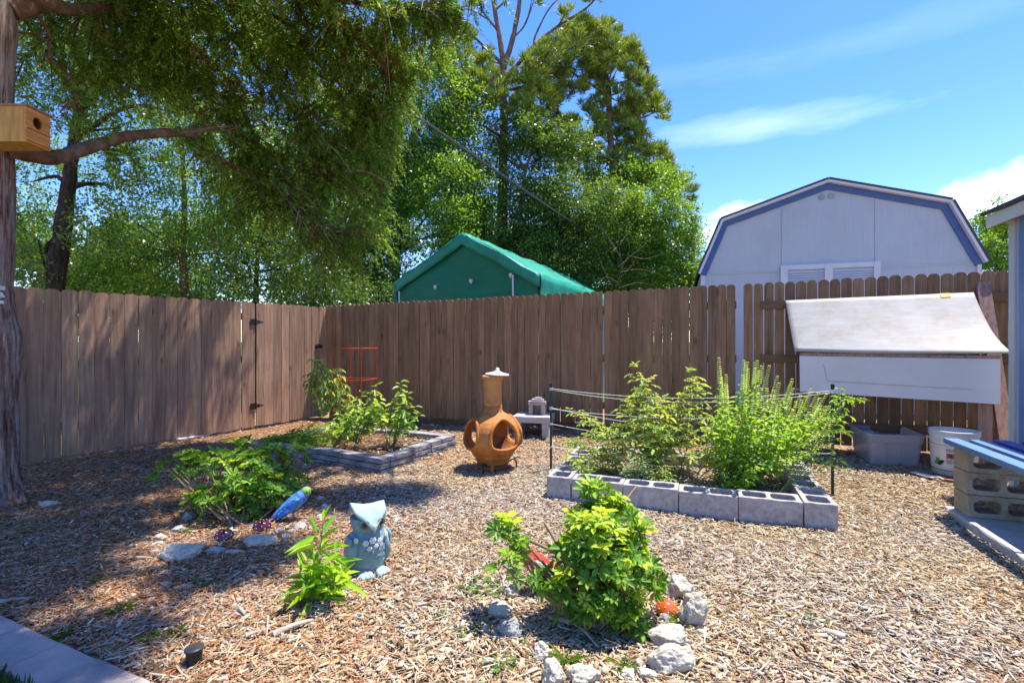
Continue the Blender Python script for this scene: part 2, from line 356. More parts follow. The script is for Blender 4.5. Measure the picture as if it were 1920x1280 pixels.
tag(fast('ground', vv, ff, t.m, smooth=True), kind='structure')

# ------------------------------------------------------------------ bed frames (used by everything that stands in them)
FL = np.array([.27, 3.93])
def B2(u, v): p = FL + E1 * u + E2 * v; return float(p[0]), float(p[1])
FC = np.array([-1.22, 4.67]); A1 = nrm2([-1.73, .89]); B1 = nrm2([.46, .89]); LA, LB = 1.92, 1.25
def BD1(u, v): p = FC + A1 * u + B1 * v; return float(p[0]), float(p[1])
def cz(x, y):
    h = gz(x, y)
    qx = x - FL[0]; qy = y - FL[1]; u = qx * E1[0] + qy * E1[1]; v = qx * E2[0] + qy * E2[1]
    h = h + .085 * ((u > .2) & (u < 1.77) & (v > .2) & (v < .99))
    qx = x - FC[0]; qy = y - FC[1]; u = qx * A1[0] + qy * A1[1]; v = qx * B1[0] + qy * B1[1]
    return h + .095 * ((u > .1) & (u < LA - .1) & (v > .1) & (v < LB - .1))
def soil(name, quad, z):
    mb = MB(); a, b, c, d = [V((*q, 0)) for q in quad]
    def fn(u, v):
        p = (a * (1 - u) + b * u) * (1 - v) + (d * (1 - u) + c * u) * v
        return V((p.x, p.y, z + float(gz(p.x, p.y)) + .012 * mn.noise(p * 6) ))
    mb.grid(fn, 24, 14)
    return tag(mb.build(name, M['soil']), kind='structure')
M['soil'] = pm('dark_bed_soil', [(.05, .028, .016), (.12, .07, .04), (.24, .15, .085)], 22, 9, rough=1, bump=.9, bscale=60, spec=.05)
soil('soil', [B2(.19, .19), B2(1.78, .19), B2(1.78, 1.0), B2(.19, 1.0)], .075)
soil('soil', [BD1(.08, .08), BD1(LA - .08, .08), BD1(LA - .08, LB - .08), BD1(.08, LB - .08)], .085)

# ------------------------------------------------------------------ bark mulch, tens of thousands of loose chips
def chips(n, y0, y1, L0_, L1_, W0, W1):
    y = np.sqrt(rng.uniform(y0 ** 2, y1 ** 2, n)); x = rng.uniform(-1.12, 1.12, n) * y + rng.uniform(-.5, .5, n)
    df = (x - C0[0]) * NB[0] + (y - C0[1]) * NB[1]; NL = np.array([DL[1], -DL[0]]); dl = (x - C0[0]) * NL[0] + (y - C0[1]) * NL[1]
    e = (x + 2.32) * .412 + (y - 2.26) * .911                      # yard side of the paver edge
    k = (df > .02) & (dl > .03) & (e > .02); x, y = x[k], y[k]; return x, y, L0_, L1_, W0, W1
sets = [chips(46000, 1.3, 3.0, .012, .085, .0035, .013), chips(40000, 1.3, 3.2, .005, .022, .002, .006), chips(86000, 3.0, 5.0, .014, .075, .004, .013), chips(86000, 5.0, 10.5, .020, .08, .006, .017)]
vs_all, fs_all, mi_all, base = [], [], [], 0
for x, y, a0, a1, w0, w1 in sets:
    n = len(x); kind_ = rng.uniform(0, 1, n); L = a0 + (a1 - a0) * rng.beta(1.1, 2.6, n); W = np.minimum(rng.uniform(w0, w1, n), L * .55); T = rng.uniform(.0015, .005, n); fl = kind_ < .16; W = np.where(fl, np.minimum(W * rng.uniform(1.6, 2.6, n), L * .8), W); sp_ = kind_ > .86; L = np.where(sp_, L * 1.7, L); W = np.where(sp_, W * .55, W); fi = (kind_ > .62) & (kind_ < .80); L = np.where(fi, L * .42, L); W = np.where(fi, W * .7, W)
    yaw = rng.uniform(0, 2 * math.pi, n); pit = rng.normal(0, .16, n); rol = rng.normal(0, .24, n)
    d = np.stack([np.cos(yaw) * np.cos(pit), np.sin(yaw) * np.cos(pit), np.sin(pit)], -1)
    s0 = np.stack([-np.sin(yaw), np.cos(yaw), np.zeros(n)], -1); u0 = np.cross(d, s0)
    s = s0 * np.cos(rol)[:, None] + u0 * np.sin(rol)[:, None]; u = np.cross(d, s)
    c = np.stack([x, y, cz(x, y) + .003 + np.abs(np.sin(pit)) * L * .35 + rng.uniform(0, .016, n)], -1)
    tp = rng.uniform(.25, 1.0, (n, 2)); bend = rng.normal(0, .12, n)
    V8 = []
    for zz in (-1, 1):
        for (dd, ss) in ((-1, -1), (1, -1), (1, 1), (-1, 1)):
            wv = W * .5 * (tp[:, 0] if dd < 0 else tp[:, 1]) * ss + bend * L * .2 * dd
            V8.append(c + d * (L * .5 * dd * (1 + .12 * ss * (tp[:, 0] - .5)))[:, None] + s * wv[:, None] + u * (T * .5 * zz)[:, None])
    v = np.stack(V8, 1).reshape(-1, 3); b0 = np.arange(n)[:, None] * 8 + base
    f = np.stack([b0 + q for q in ([4, 5, 6, 7], [0, 1, 5, 4], [1, 2, 6, 5], [2, 3, 7, 6], [3, 0, 4, 7])], 1).reshape(-1, 4)
    gray = np.array([mn.noise(V((a_ * .9, b_ * .9, 4))) for a_, b_ in zip(x, y)]) + rng.normal(0, .22, n)
    red = 1 / (1 + np.exp((x + 1.35 + .35 * np.sin(y * 1.7)) / .45))        # cedar litter lies redder under the cedar
    mi = (rng.uniform(0, 1, n) < red * .8).astype(np.int32); mi[(mi == 0) & (gray > .12)] = 2
    vs_all.append(v); fs_all.append(f); mi_all.append(np.repeat(mi, 5)); base += n * 8
me_o = fast('mulch', np.concatenate(vs_all), np.concatenate(fs_all), leafmat('bark_chip', [(0, (.124, .073, .037)), (.16, (.266, .169, .087)), (.34, (.418, .298, .167)), (.50, (.493, .390, .250)), (.66, (.379, .314, .228)), (.82, (.588, .521, .385)), (.93, (.456, .261, .096)), (1, (.285, .232, .175))], 0.0, .85, .15))
me_o.data.materials.append(leafmat('cedar_chip', [(0, (.13, .050, .022)), (.25, (.25, .115, .055)), (.5, (.36, .185, .09)), (.7, (.32, .225, .155)), (.85, (.46, .32, .21)), (1, (.45, .20, .075))], 0.0, .85, .15))
me_o.data.materials.append(leafmat('weathered_chip', [(0, (.12, .085, .06)), (.25, (.30, .24, .18)), (.45, (.46, .39, .31)), (.65, (.36, .31, .26)), (.85, (.56, .50, .42)), (1, (.42, .29, .16))], 0.0, .85, .15))
me_o.data.polygons.foreach_set('material_index', np.concatenate(mi_all)); tag(me_o, kind='stuff')
# fine cedar needles and twigs between the chips on the left
n = 26000; y = np.sqrt(rng.uniform(1.4 ** 2, 8.5 ** 2, n)); x = rng.uniform(-1.1, -.28, n) * y
NL = np.array([DL[1], -DL[0]]); k = (((x - C0[0]) * NL[0] + (y - C0[1]) * NL[1]) > .05) & (((x - C0[0]) * NB[0] + (y - C0[1]) * NB[1]) > .05) & ((x + 2.32) * .412 + (y - 2.26) * .911 > .02); x, y = x[k], y[k]; n = len(x)
yaw = rng.uniform(0, 6.28, n); d = np.stack([np.cos(yaw), np.sin(yaw), rng.normal(0, .15, n)], -1)
v, f = leaf4(np.stack([x, y, cz(x, y) + .016 + rng.uniform(0, .012, n)], -1), d, np.tile([0, 0, 1.], (n, 1)), rng.uniform(.03, .11, n), rng.uniform(.002, .005, n), .3)
tag(fast('needle_litter', v, f, leafmat('needle_litter', [(.26, .09, .028), (.42, .17, .05), (.42, .28, .16)], 0.0, .8, .1)), kind='stuff')

# ------------------------------------------------------------------ paver border and lawn, lower left
pv = MB(); pd = nrm2([.911, -.412]); pn = np.array([-.412, -.911]); q0 = np.array([-2.32, 2.26]) - pd * 3
M['paver'] = pm('tumbled_paver', [(.23, .205, .195), (.36, .305, .275), (.46, .355, .29)], 4, 8, rough=.9, bump=.35, bscale=45, island=.12, spec=.15, stain=((.12, .135, .185), 2.6, .8))
for r_, (o0, o1) in enumerate(((0.003, .187),)):
    L = -.1
    while L < 7.5:
        ln = random.choice((.27, .32, .30)); a = q0 + pd * (L + ln / 2) + pn * ((o0 + o1) / 2)
        pv.box((a[0], a[1], float(gz(a[0], a[1])) - .015), (ln - .006, o1 - o0, .075), Matrix.Rotation(math.atan2(pd[1], pd[0]), 3, 'Z')); L += ln
tag(pv.build('path', M['paver'], bevel=.006), kind='structure')
n = 26000; a = rng.uniform(0, 7, n); o = .20 + rng.uniform(0, 1, n) ** 1.3 * 1.4
p = q0[None] + pd[None] * a[:, None] + pn[None] * o[:, None]; yaw = rng.uniform(0, 6.28, n); lean = rng.uniform(.1, .9, n)
d = np.stack([np.cos(yaw) * lean, np.sin(yaw) * lean, np.ones(n)], -1)
v, f = leaf6(np.column_stack([p, gz(p[:, 0], p[:, 1])]), d, nz(np.stack([np.cos(yaw), np.sin(yaw), np.full(n, .2)], -1)), rng.uniform(.03, .075, n), rng.uniform(.003, .006, n), .2, .25)
tag(fast('grass', v, f, leafmat('lawn_blade', [(.04, .085, .018), (.07, .14, .03), (.12, .17, .05)], .35)), kind='stuff')
# ------------------------------------------------------------------ fences
def pickets(mb, origin, d, n, s0, s1, pitch, wdt, ztop, gap=.04, jit=.006, ear=.028, skip=()):
    """boards side by side along d from s0 to s1; ztop(s) gives their height"""
    s = s0; d3 = V((d[0], d[1], 0)); n3 = V((n[0], n[1], 0)); i = 0
    while s + wdt * .5 < s1:
        w_ = min(wdt * random.uniform(.97, 1.02), s1 - s); o = V((origin[0], origin[1], 0)) + d3 * s + n3 * random.uniform(-.007, .007)
        zt = ztop(s) + random.uniform(-jit, jit); zb = float(gz(o.x, o.y)) + gap + random.uniform(-.01, .01); ln = random.uniform(-.004, .004)
        e = ear * random.uniform(.8, 1.2)
        prof = [(0, zb), (w_, zb), (w_ + ln, zt - e), (w_ * .86 + ln, zt - e * .3), (w_ * .68 + ln, zt), (w_ * .32 + ln, zt), (w_ * .14 + ln, zt - e * .3), (ln, zt - e)]
        if i not in skip: mb.prism([o + d3 * a + V((0, 0, z)) for a, z in prof], n3 * .016)
        s += pitch; i += 1
def rail(mb, origin, d, n, s0, s1, z0, z1, off, th=.038, ht=.089):
    d3 = V((d[0], d[1], 0)); n3 = V((n[0], n[1], 0)); o = V((origin[0], origin[1], 0)) + n3 * off
    mb.bar(o + d3 * s0 + V((0, 0, z0)), o + d3 * s1 + V((0, 0, z1)), th, ht)
NLf = np.array([DL[1], -DL[0]])          # left fence, towards the yard
def zl(s): return 1.80 + .003 * s
t = thing('wooden_fence', 'brown plank fence behind the shaggy cedar trunk, left of the gate', 'fence', (L0[0] + DL[0] * 1.2, L0[1] + DL[1] * 1.2, 0))
mb = MB(); pickets(mb, L0, DL, NLf, -3.2, 2.25, .1405, .137, zl, .035); mb_n = MB(); pickets(mb_n, L0, DL, NLf, 2.262, 2.33, .09, .062, zl, .035); pickets(mb_n, L0, DL, NLf, 2.328, 2.462, .2, .13, zl, .035)
mb.v_, base = None, len(mb.v); mb.add(mb_n.v, mb_n.f)
mb.build('picket_panel', M['fence_l'], t)
for z in (.35, 1.0, 1.6):
    rm = MB(); rail(rm, L0, DL, NLf, -3.2, 2.46, z, z, -.021); rm.build('rail', M['rail'], t)
for s in (-.6, 2.40):
    pm_ = MB(); p = L0 + DL * s - NLf * .085; pm_.box((p[0], p[1], .87), (.089, .089, 1.70), Matrix.Rotation(math.atan2(DL[1], DL[0]), 3, 'Z')); pm_.build('post', M['rail'], t)
# gate
gt = thing('wooden_gate', 'plank gate with black hinges in the brown fence, beside the corner', 'gate', (L0[0] + DL[0] * 3.0, L0[1] + DL[1] * 3.0, 0))
mb = MB(); pickets(mb, L0, DL, NLf, 2.474, 3.530, .1325, .1305, zl, .045); gpan = mb.build('picket_panel', M['fence_l'], gt)
for z in (.4, 1.5):
    rm = MB(); rail(rm, L0, DL, NLf, 2.5, 3.52, z, z, -.021); rm.build('rail', M['rail'], gt)
def black_hinge(par, s, z, wd=.15):
    mb = MB(); d3 = V((DL[0], DL[1], 0)); n3 = V((NLf[0], NLf[1], 0)); o = V((L0[0], L0[1], z)) + d3 * s + n3 * .019
    Mx = Matrix((d3, n3, V((0, 0, 1)))).transposed()
    mb.box(o - d3 * .045, (.075, .006, .085), Mx); mb.box(o + d3 * .03, (.06, .006, .045), Mx); mb.box(o + d3 * .085, (.05, .006, .018), Mx)
    mb.tube([o + n3 * .006 + V((0, 0, -.048)), o + n3 * .006 + V((0, 0, .048))], .009, 8)
    for a, b_ in ((-.06, .025), (-.06, -.025), (.035, 0)): mb.ball(o + d3 * a + n3 * .005 + V((0, 0, b_)), .006, seg=6, rings=4)
    mb.build('hinge', M['black'], par)
black_hinge(gpan, 2.465, 1.53); black_hinge(gpan, 2.465, .33)
mb = MB(); d3 = V((DL[0], DL[1], 0)); n3 = V((NLf[0], NLf[1], 0)); o = V((L0[0], L0[1], 1.17)) + d3 * 3.53 + n3 * .02; Mx = Matrix((d3, n3, V((0, 0, 1)))).transposed()
mb.box(o - d3 * .035, (.07, .008, .06), Mx); mb.box(o + d3 * .035, (.05, .02, .055), Mx); mb.tube([o - d3 * .06 + n3 * .014, o + d3 * .05 + n3 * .014], .008, 8); mb.box(o - d3 * .02 + n3 * .02 + V((0, 0, .02)), (.02, .02, .05), Mx)
mb.build('latch', M['black'], gpan)
t = thing('wooden_fence', 'narrow two-board strip of brown fence between the gate and the corner', 'fence', (L0[0] + DL[0] * 3.62, L0[1] + DL[1] * 3.62, 0))
mb = MB(); pickets(mb, L0, DL, NLf, 3.54, 3.715, .088, .085, zl, .04); mb.build('picket_panel', M['fence_l'], t)
pm_ = MB(); p = L0 + DL * 3.64 - NLf * .07; pm_.box((p[0], p[1], .86), (.1, .1, 1.68), Matrix.Rotation(math.atan2(DL[1], DL[0]), 3, 'Z')); pm_.build('post', M['rail'], t)
# back fence
def zb(s): return 1.838 + .0112 * s
t = thing('wooden_fence', 'long brown picket fence along the back, running from the corner behind the clay chimney', 'fence', (C0[0] + DB[0] * 3, C0[1] + DB[1] * 3, .05))
mb = MB(); pickets(mb, C0, DB, NB, -.06, 2.2, .0945, .0925, zb, .10, .005, .022); pickets(mb, C0, DB, NB, 2.21, 4.6, .1015, .0965, zb, .10, .006, .024); pickets(mb, C0, DB, NB, 4.62, 6.14, .102, .0995, zb, .09, .007, .026)
mb.build('picket_panel', M['fence_b'], t)
for z in (.40, 1.0, 1.62):
    rm = MB(); rail(rm, C0, DB, NB, .03, 6.15, z, z + .05, -.021); rm.build('rail', M['rail'], t)
rm = MB(); rail(rm, C0, DB, NB, .05, 6.1, .06, .15, -.012, .02, .14); rm.build('kickboard', M['rail'], t)
for s in (1.2, 3.6, 6.05):
    pm_ = MB(); p = C0 + DB * s - NB * .09; pm_.box((p[0], p[1], .88), (.089, .089, 1.70), Matrix.Rotation(math.atan2(DB[1], DB[0]), 3, 'Z')); pm_.build('post', M['rail'], t)
t = thing('wooden_fence', 'brown picket fence section with rails on the near side, behind the plywood box', 'fence', (C0[0] + DB[0] * 7.6, C0[1] + DB[1] * 7.6, .08))
mb = MB(); pickets(mb, C0, DB, NB, 6.225, 9.9, .1045, .096, zb, .04, .007, .03); mb.build('picket_panel', M['fence_b'], t)
for z in (.35, 1.06, 1.655):
    rm = MB(); rail(rm, C0, DB, NB, 6.40, 9.9, z, z + .03, .036); rm.build('rail', M['rail'], t)
pm_ = MB(); p = C0 + DB * 6.27 - NB * .06; pm_.box((p[0], p[1], .90), (.089, .089, 1.66), Matrix.Rotation(math.atan2(DB[1], DB[0]), 3, 'Z')); pm_.build('post', M['rail'], t)

# ------------------------------------------------------------------ green canopy shelter beyond the fence
TA = V((-2.12, 9.0, 0)); D3 = V((DB[0], DB[1], 0)); K3 = V((-NB[0], -NB[1], 0)); TW, TL, TZ, TP = 2.8, 4.7, 2.31, 3.09
t = thing('canopy_shelter', 'green tarpaulin canopy shelter with a peaked roof, behind the back fence', 'shelter', TA + D3 * 1.4)
def roofpt(a, l, wr=1.0):          # a across 0..1, l depth 0..TL
    zz = TZ + (TP - TZ) * (1 - abs(a * 2 - 1)); p = TA + D3 * (a * TW) + K3 * l
    sag = -.05 * math.sin(math.pi * ((l / TL * 3) % 1)) * (math.sin(math.pi * ((a * 2) % 1)) if a not in (0, 1) else 0)
    rip = .06 * mn.noise(V((a * 5, l * 2.2, 3))) + .025 * mn.noise(V((a * 16, l * 6, 9)))
    return p + V((0, 0, zz + (sag + rip) * wr))
mb = MB()
mb.grid(lambda u, v: roofpt(u * .5, v * TL), 14, 34); mb.grid(lambda u, v: roofpt(.5 + u * .5, v * TL), 14, 34)
mb.build('roof_cover', M['tarp'], t, solid=.01, weld=True)
def valance(name, fn_top, drop, nu=40):
    mb = MB(); mb.grid(lambda u, v: fn_top(u) + V((0, 0, -v * (drop + .02 * mn.noise(V((u * 9, 0, 1)))))) - K3 * (.012 + .03 * v * mn.noise(V((u * 11, v, 5)))), nu, 3); mb.build(name, M['tarp'], t, solid=.008)
valance('valance', lambda u: roofpt(u, 0, .4), .20)
mb = MB(); mb.grid(lambda u, v: TA + D3 * (TW + .015 + .05 * v * mn.noise(V((u * 9, v * 2, 7)))) + K3 * (u * TL) + V((0, 0, TZ + .01 - v * .42)), 44, 4); mb.build('valance', M['tarp'], t, solid=.008)
mb = MB(); mb.grid(lambda u, v: TA - D3 * (.015 + .03 * v * mn.noise(V((u * 9, v * 2, 7)))) + K3 * (u * TL) + V((0, 0, TZ + .01 - v * .42)), 44, 4); mb.build('valance', M['tarp'], t, solid=.008)
def wallpt(u, v, l=.06):
    top = TZ + (TP - TZ) * (1 - abs(u * 2 - 1)) - .02; z = .05 + (top - .05) * v
    return TA + D3 * (.05 + u * (TW - .1)) + K3 * (l + .05 * mn.noise(V((u * 3.5, z * 1.6, 2)))) + V((0, 0, z))
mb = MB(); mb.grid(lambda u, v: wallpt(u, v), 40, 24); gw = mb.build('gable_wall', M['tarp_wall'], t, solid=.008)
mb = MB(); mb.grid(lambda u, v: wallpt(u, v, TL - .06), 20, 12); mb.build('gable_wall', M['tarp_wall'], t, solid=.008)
mb = MB(); mb.tube([TA + D3 * .12 - K3 * .03 + V((0, 0, 2.15)), TA + D3 * .14 - K3 * .03 + V((0, 0, 1.4))], .014, 8); mb.build('tie_cord', M['shed_white'], t); mb = MB(); mb.tube([TA + D3 * 2.35 - K3 * .05 + V((0, 0, 2.32)), TA + D3 * 2.37 - K3 * .05 + V((0, 0, 1.4))], .014, 8); mb.build('tie_cord', M['shed_white'], t)
for u, z in ((.30, 2.20), (.56, 2.27), (.83, 2.33)):
    mb = MB(); p = TA + D3 * (.05 + u * (TW - .1)) + K3 * .0 + V((0, 0, z)); mb.box(p, (.045, .03, .05), Matrix((D3, K3, V((0, 0, 1)))).transposed()); mb.box(p - V((0, 0, .035)), (.02, .02, .03), Matrix((D3, K3, V((0, 0, 1)))).transposed()); mb.build('grommet', M['shed_white'], gw)
for u, l in ((0.03, .1), (.97, .1), (.03, TL - .1), (.97, TL - .1), (.97, TL / 2)):
    mb = MB(); p = TA + D3 * (u * TW) + K3 * l; mb.tube([p, p + V((0, 0, TZ - .02))], .022, 8); mb.build('pole', M['shed_white'], t)

# ------------------------------------------------------------------ barn-roofed shed beyond the fence
kx = .338; CS = 10.53
def SP(px, py): r = (px - 960) / F; Y = CS / (1 + kx * r); return P(px, py, Y)
dS = V((1, -kx, 0)).normalized(); bS = V((kx, 1, 0)).normalized()
out = [SP(1309, 513), SP(1352, 413), SP(1551, 339), SP(1780, 378), SP(1847, 491)]
zl_, zr_ = SP(1309, 513).z, SP(1847, 491).z
t = thing('barn_shed', 'pale shed with a gambrel roof and blue trim, beyond the back fence', 'shed', (out[2].x, out[2].y, 0))
gl, gr = SP(1314, 513), SP(1840, 491)
for p in (gl, gr): p.z = 2.52
mb = MB(); DEP = bS * 6.0; inn = [p + V((0, 0, -.03)) for p in out[1:4]]
front = [V((gl.x, gl.y, 0)), V((gr.x, gr.y, 0)), gr, inn[2] + dS * -.02, inn[1], inn[0] + dS * .02, gl]
mb.prism(front, DEP); sw_ = mb.build('wall', M['shed_wall'], t)
mb = MB(); off = -bS * .11                           # roof sheets with thickness
for a, b_ in zip(out[:-1], out[1:]):
    n_ = (b_ - a).cross(bS).normalized(); n_ = n_ if n_.z > 0 else -n_
    mb.prism([a + off, b_ + off, b_ + off + n_ * .035, a + off + n_ * .035], DEP + bS * .25)
mb.build('roof', M['shingle'], t)
def rake(name, mat, o0, o1, pro, th):
    """trim strip following the gable outline, from o0 to o1 inward"""
    cen = (out[0] + out[4]) / 2
    mb = MB()
    def inset(k, o):
        p = out[k]; a = out[max(k - 1, 0)]; c = out[min(k + 1, 4)]; vs = []
        ns = []
        for q0_, q1_ in ((a, p), (p, c)):
            if (q1_ - q0_).length < 1e-6: continue
            n_ = (q1_ - q0_).cross(bS).normalized(); n_ = n_ if (cen - p).dot(n_) > 0 else -n_; ns.append(n_)
        if len(ns) == 1: return p + ns[0] * o + (V((0, 0, 0)))
        m = (ns[0] + ns[1]).normalized(); return p + m * (o / m.dot(ns[0]))
    for k in range(4): mb.prism([inset(k, o0) - bS * pro, inset(k + 1, o0) - bS * pro, inset(k + 1, o1) - bS * pro, inset(k, o1) - bS * pro], bS * th)
    return mb.build(name, mat, t)
rake('rake_trim', M['shed_white'], .002, .042, .105, .04); rake('soffit', M['shed_white'], .01, .045, .064, .06)
rake('gable_trim', M['shed_blue'], .040, .148, .03, .028)
def fbox(mb, px0, py0, px1, py1, pro, th):
    a, b_, c, d = SP(px0, py0), SP(px1, py0), SP(px1, py1), SP(px0, py1)
    for q in (a, b_): q.z = (a.z + b_.z) / 2 if False else q.z
    return mb.prism([a - bS * pro, b_ - bS * pro, c - bS * pro, d - bS * pro], bS * th)
def fstrip(mb, px0, px1, z0, z1, pro, th):
    a, b_ = SP(px0, 600), SP(px1, 600)
    return mb.prism([V((a.x, a.y, z0)) - bS * pro, V((b_.x, b_.y, z0)) - bS * pro, V((b_.x, b_.y, z1)) - bS * pro, V((a.x, a.y, z1)) - bS * pro], bS * th)
for p0, p1 in ((1315, 1461), (1649, 1838)):
    mb = MB(); fstrip(mb, p0, p1, 2.49, 2.515, .012, .0115); mb.build('flashing', M['shed_wall'], sw_)
for px in (1465, 1640):
    mb = MB(); fstrip(mb, px - .45, px + .45, 2.6, (3.62 if px < 1500 else 3.66), .004, .0035); mb.build('panel_seam', pm('seam_shadow_gap', [(.30, .31, .34), (.36, .37, .4)], 9, 3), sw_)
for px in (1318, 1835):
    mb = MB(); fstrip(mb, px - 4, px + 4, .02, 2.48, .025, .024); mb.build('corner_board', M['shed_white'], t)
# two louvred shutters with their frame
zt = 2.60
for p0, p1 in ((1463, 1476), (1545, 1560), (1637, 1649)):
    mb = MB(); fstrip(mb, p0, p1, .6, zt, .05, .049); mb.build('shutter_post', M['shed_white'], sw_)
for p0, p1 in ((1476.2, 1544.8), (1560.2, 1636.8)):
    mb = MB(); fstrip(mb, p0, p1, zt - .085, zt - .002, .045, .044); mb.build('shutter_rail', M['shed_white'], sw_)
    mb = MB(); a, b_ = SP(p0, 600), SP(p1, 600); z = zt - .10
    while z > 1.5:
        q = [V((a.x, a.y, z)) - bS * .012, V((b_.x, b_.y, z)) - bS * .012]; q2 = [p - bS * .030 - V((0, 0, .034)) for p in q]
        mb.prism([q[0], q[1], q2[1], q2[0]], V((0, 0, -.008))); z -= .042
    mb.build('louvre', M['shed_white'], sw_)
for px, py in ((1541, 366), (1559, 364)):
    c = SP(px, py + 4); Mx = Matrix((dS, V((0, 0, 1)), -bS)).transposed()
    mb = MB(); mb.lathe([(.0, .012), (.012, .018), (.02, .010), (.03, .016), (.044, .022), (.05, .012), (.05, 0)], c - bS * .002, 20, 1, Mx); mb.build('vent', pm('vent_grey', [(.30, .31, .33), (.42, .43, .45)], 20, 3), sw_)

# ------------------------------------------------------------------ near shed at the right edge
W0 = V((4.03, 4.02, 0)); e1 = V((E1[0], E1[1], 0)); e2 = V((E2[0], E2[1], 0)); ZE = 2.25
ZZ = 0
t = thing('garden_shed', 'grey shed corner with blue trim and white eave at the right edge', 'shed', W0 + e1 * 1.2 - e2 * .9)
mb = MB(); mb.prism([W0, W0 - e2 * 2.2, W0 - e2 * 2.2 + V((0, 0, ZE)), W0 + V((0, 0, ZE))], e1 * 2.4); mb.build('wall', pm('grey_blue_siding', [(.36, .40, .45), (.44, .48, .53)], 3, 6, (16, 16, 1), .75, .2, 8, None, 0, .2), t)
mb = MB(); mb.prism([W0 - e1 * .012 + e2 * .012, W0 - e1 * .012 - e2 * .065, W0 - e1 * .012 - e2 * .065 + V((0, 0, ZE - .03)), W0 - e1 * .012 + e2 * .012 + V((0, 0, ZE - .03))], e1 * .0115); mb.build('corner_board', pm('grey_blue_trim', [(.44, .49, .52), (.52, .56, .59)], 4, 5, bump=.1), t)
mb = MB(); q = W0 - e1 * .018 - e2 * .135; mb.prism([q, q - e2 * .085, q - e2 * .085 + V((0, 0, ZE - .03)), q + V((0, 0, ZE - .03))], e1 * .0175); mb.build('trim_strip', pm('light_blue_trim', [(.11, .20, .42), (.15, .25, .48)], 5, 5, rough=.5), t)
o = W0 - e1 * .11 + e2 * .12 + V((0, 0, ZE))
mb = MB(); mb.prism([o + V((0, 0, -.05)), o - e2 * 2.5 + V((0, 0, -.05)), o - e2 * 2.5 + V((0, 0, .045)), o + V((0, 0, .045))], e1 * .02); mb.build('fascia', M['shed_white'], t)
mb = MB(); mb.prism([o + e1 * .021 + V((0, 0, -.045)), o - e2 * 2.5 + e1 * .021 + V((0, 0, -.045)), o - e2 * 2.5 + e1 * .13 + V((0, 0, -.02)), o + e1 * .13 + V((0, 0, -.02))], V((0, 0, .012))); mb.build('soffit', M['redwood'], t)
mb = MB(); sl = e1 * 1.5 + V((0, 0, .5)); a = o - e1 * .03 + e2 * .02 + V((0, 0, .047))
mb.prism([a, a - e2 * 2.55, a - e2 * 2.55 + V((0, 0, .03)), a + V((0, 0, .03))], sl); mb.build('roof', M['shingle'], t)
mb = MB(); q = W0 + V((0, 0, ZE)); mb.prism([q, q + e1 * 1.45, q + e1 * 1.45 + V((0, 0, .46)), q + V((0, 0, .02))], -e2 * .02); mb.build('gable', M['shed_white'], t)
# ------------------------------------------------------------------ cable
mb = MB()
a, b_ = P(720, 175, 6.7), P(1170, 480, 16.0); dv = b_ - a
pts = []
for i in range(40):
    s = -.42 + 1.75 * i / 39; p = a + dv * s; p.z += .35 * s * (s - 1) * .5; pts.append(p)
ang = [i * .0 for i in range(40)]
tw = V((0, 0, 1))
mb.tube([p + V((0, 0, .014)) for p in pts], .0120, 6); mb.tube([p + V((.008, 0, -.014)) for p in pts], .0120, 6)
solo('utility_cable', mb, pm('cable_sheath', [(.02, .02, .024), (.05, .05, .056)], 30, 3, rough=.6), 'grey twin overhead cable slanting down past the trees to the right', 'cable', a)
# ------------------------------------------------------------------ hollow concrete blocks
def block_mesh(name, L, W_, Hh, cells=2, wall=.03, seed=0):
    """block L x W x H with rounded cells along its height; origin at the base centre"""
    rr = random.Random(seed); bm = bmesh.new()
    def loop(pts):
        vs = [bm.verts.new((x, y, 0)) for x, y in pts]; return [bm.edges.new((vs[i], vs[(i + 1) % len(vs)])) for i in range(len(vs))]
    def edge(a, b, n): return [(a[0] + (b[0] - a[0]) * i / n, a[1] + (b[1] - a[1]) * i / n) for i in range(n)]
    c = [(-L / 2, -W_ / 2), (L / 2, -W_ / 2), (L / 2, W_ / 2), (-L / 2, W_ / 2)]
    outer = sum([edge(c[i], c[(i + 1) % 4], 10 if i % 2 == 0 else 5) for i in range(4)], [])
    outer = [(x + rr.uniform(-.0012, .0012), y + rr.uniform(-.0012, .0012)) for x, y in outer]
    es = loop(outer); cl = (L - wall * (cells + 1)) / cells
    for k in range(cells):
        x0 = -L / 2 + wall + k * (cl + wall); hx, hy, r_ = cl / 2, W_ / 2 - wall, .028; cx = x0 + hx; pts = []
        for q, (sx, sy) in enumerate(((1, 1), (-1, 1), (-1, -1), (1, -1))):
            for i in range(4):
                a = math.pi / 2 * (q + i / 3); pts.append((cx + sx * (hx - r_) + r_ * math.cos(a), sy * (hy - r_) + r_ * math.sin(a)))
        es += loop(pts)
    bmesh.ops.triangle_fill(bm, use_beauty=True, use_dissolve=False, edges=es)
    r = bmesh.ops.extrude_face_region(bm, geom=list(bm.faces))
    bmesh.ops.translate(bm, vec=(0, 0, Hh), verts=[g for g in r['geom'] if isinstance(g, bmesh.types.BMVert)])
    for v in bm.verts: v.co.z += rr.uniform(-.0025, .0025)
    bmesh.ops.recalc_face_normals(bm, faces=list(bm.faces))
    me = bpy.data.meshes.new(name); bm.to_mesh(me); bm.free(); return me
def put_block(me, mat, u, v, z, ang, label, group, name='concrete_block', tilt=(0, 0)):
    x, y = B2(u, v); o = link(name, me, mat, None, (x, y, z)); o.rotation_euler = (tilt[0], tilt[1], ang)
    b = o.modifiers.new('bevel', 'BEVEL'); b.width = .004; b.segments = 2; b.limit_method = 'ANGLE'; b.angle_limit = R(60)
    return tag(o, label, 'block', group)
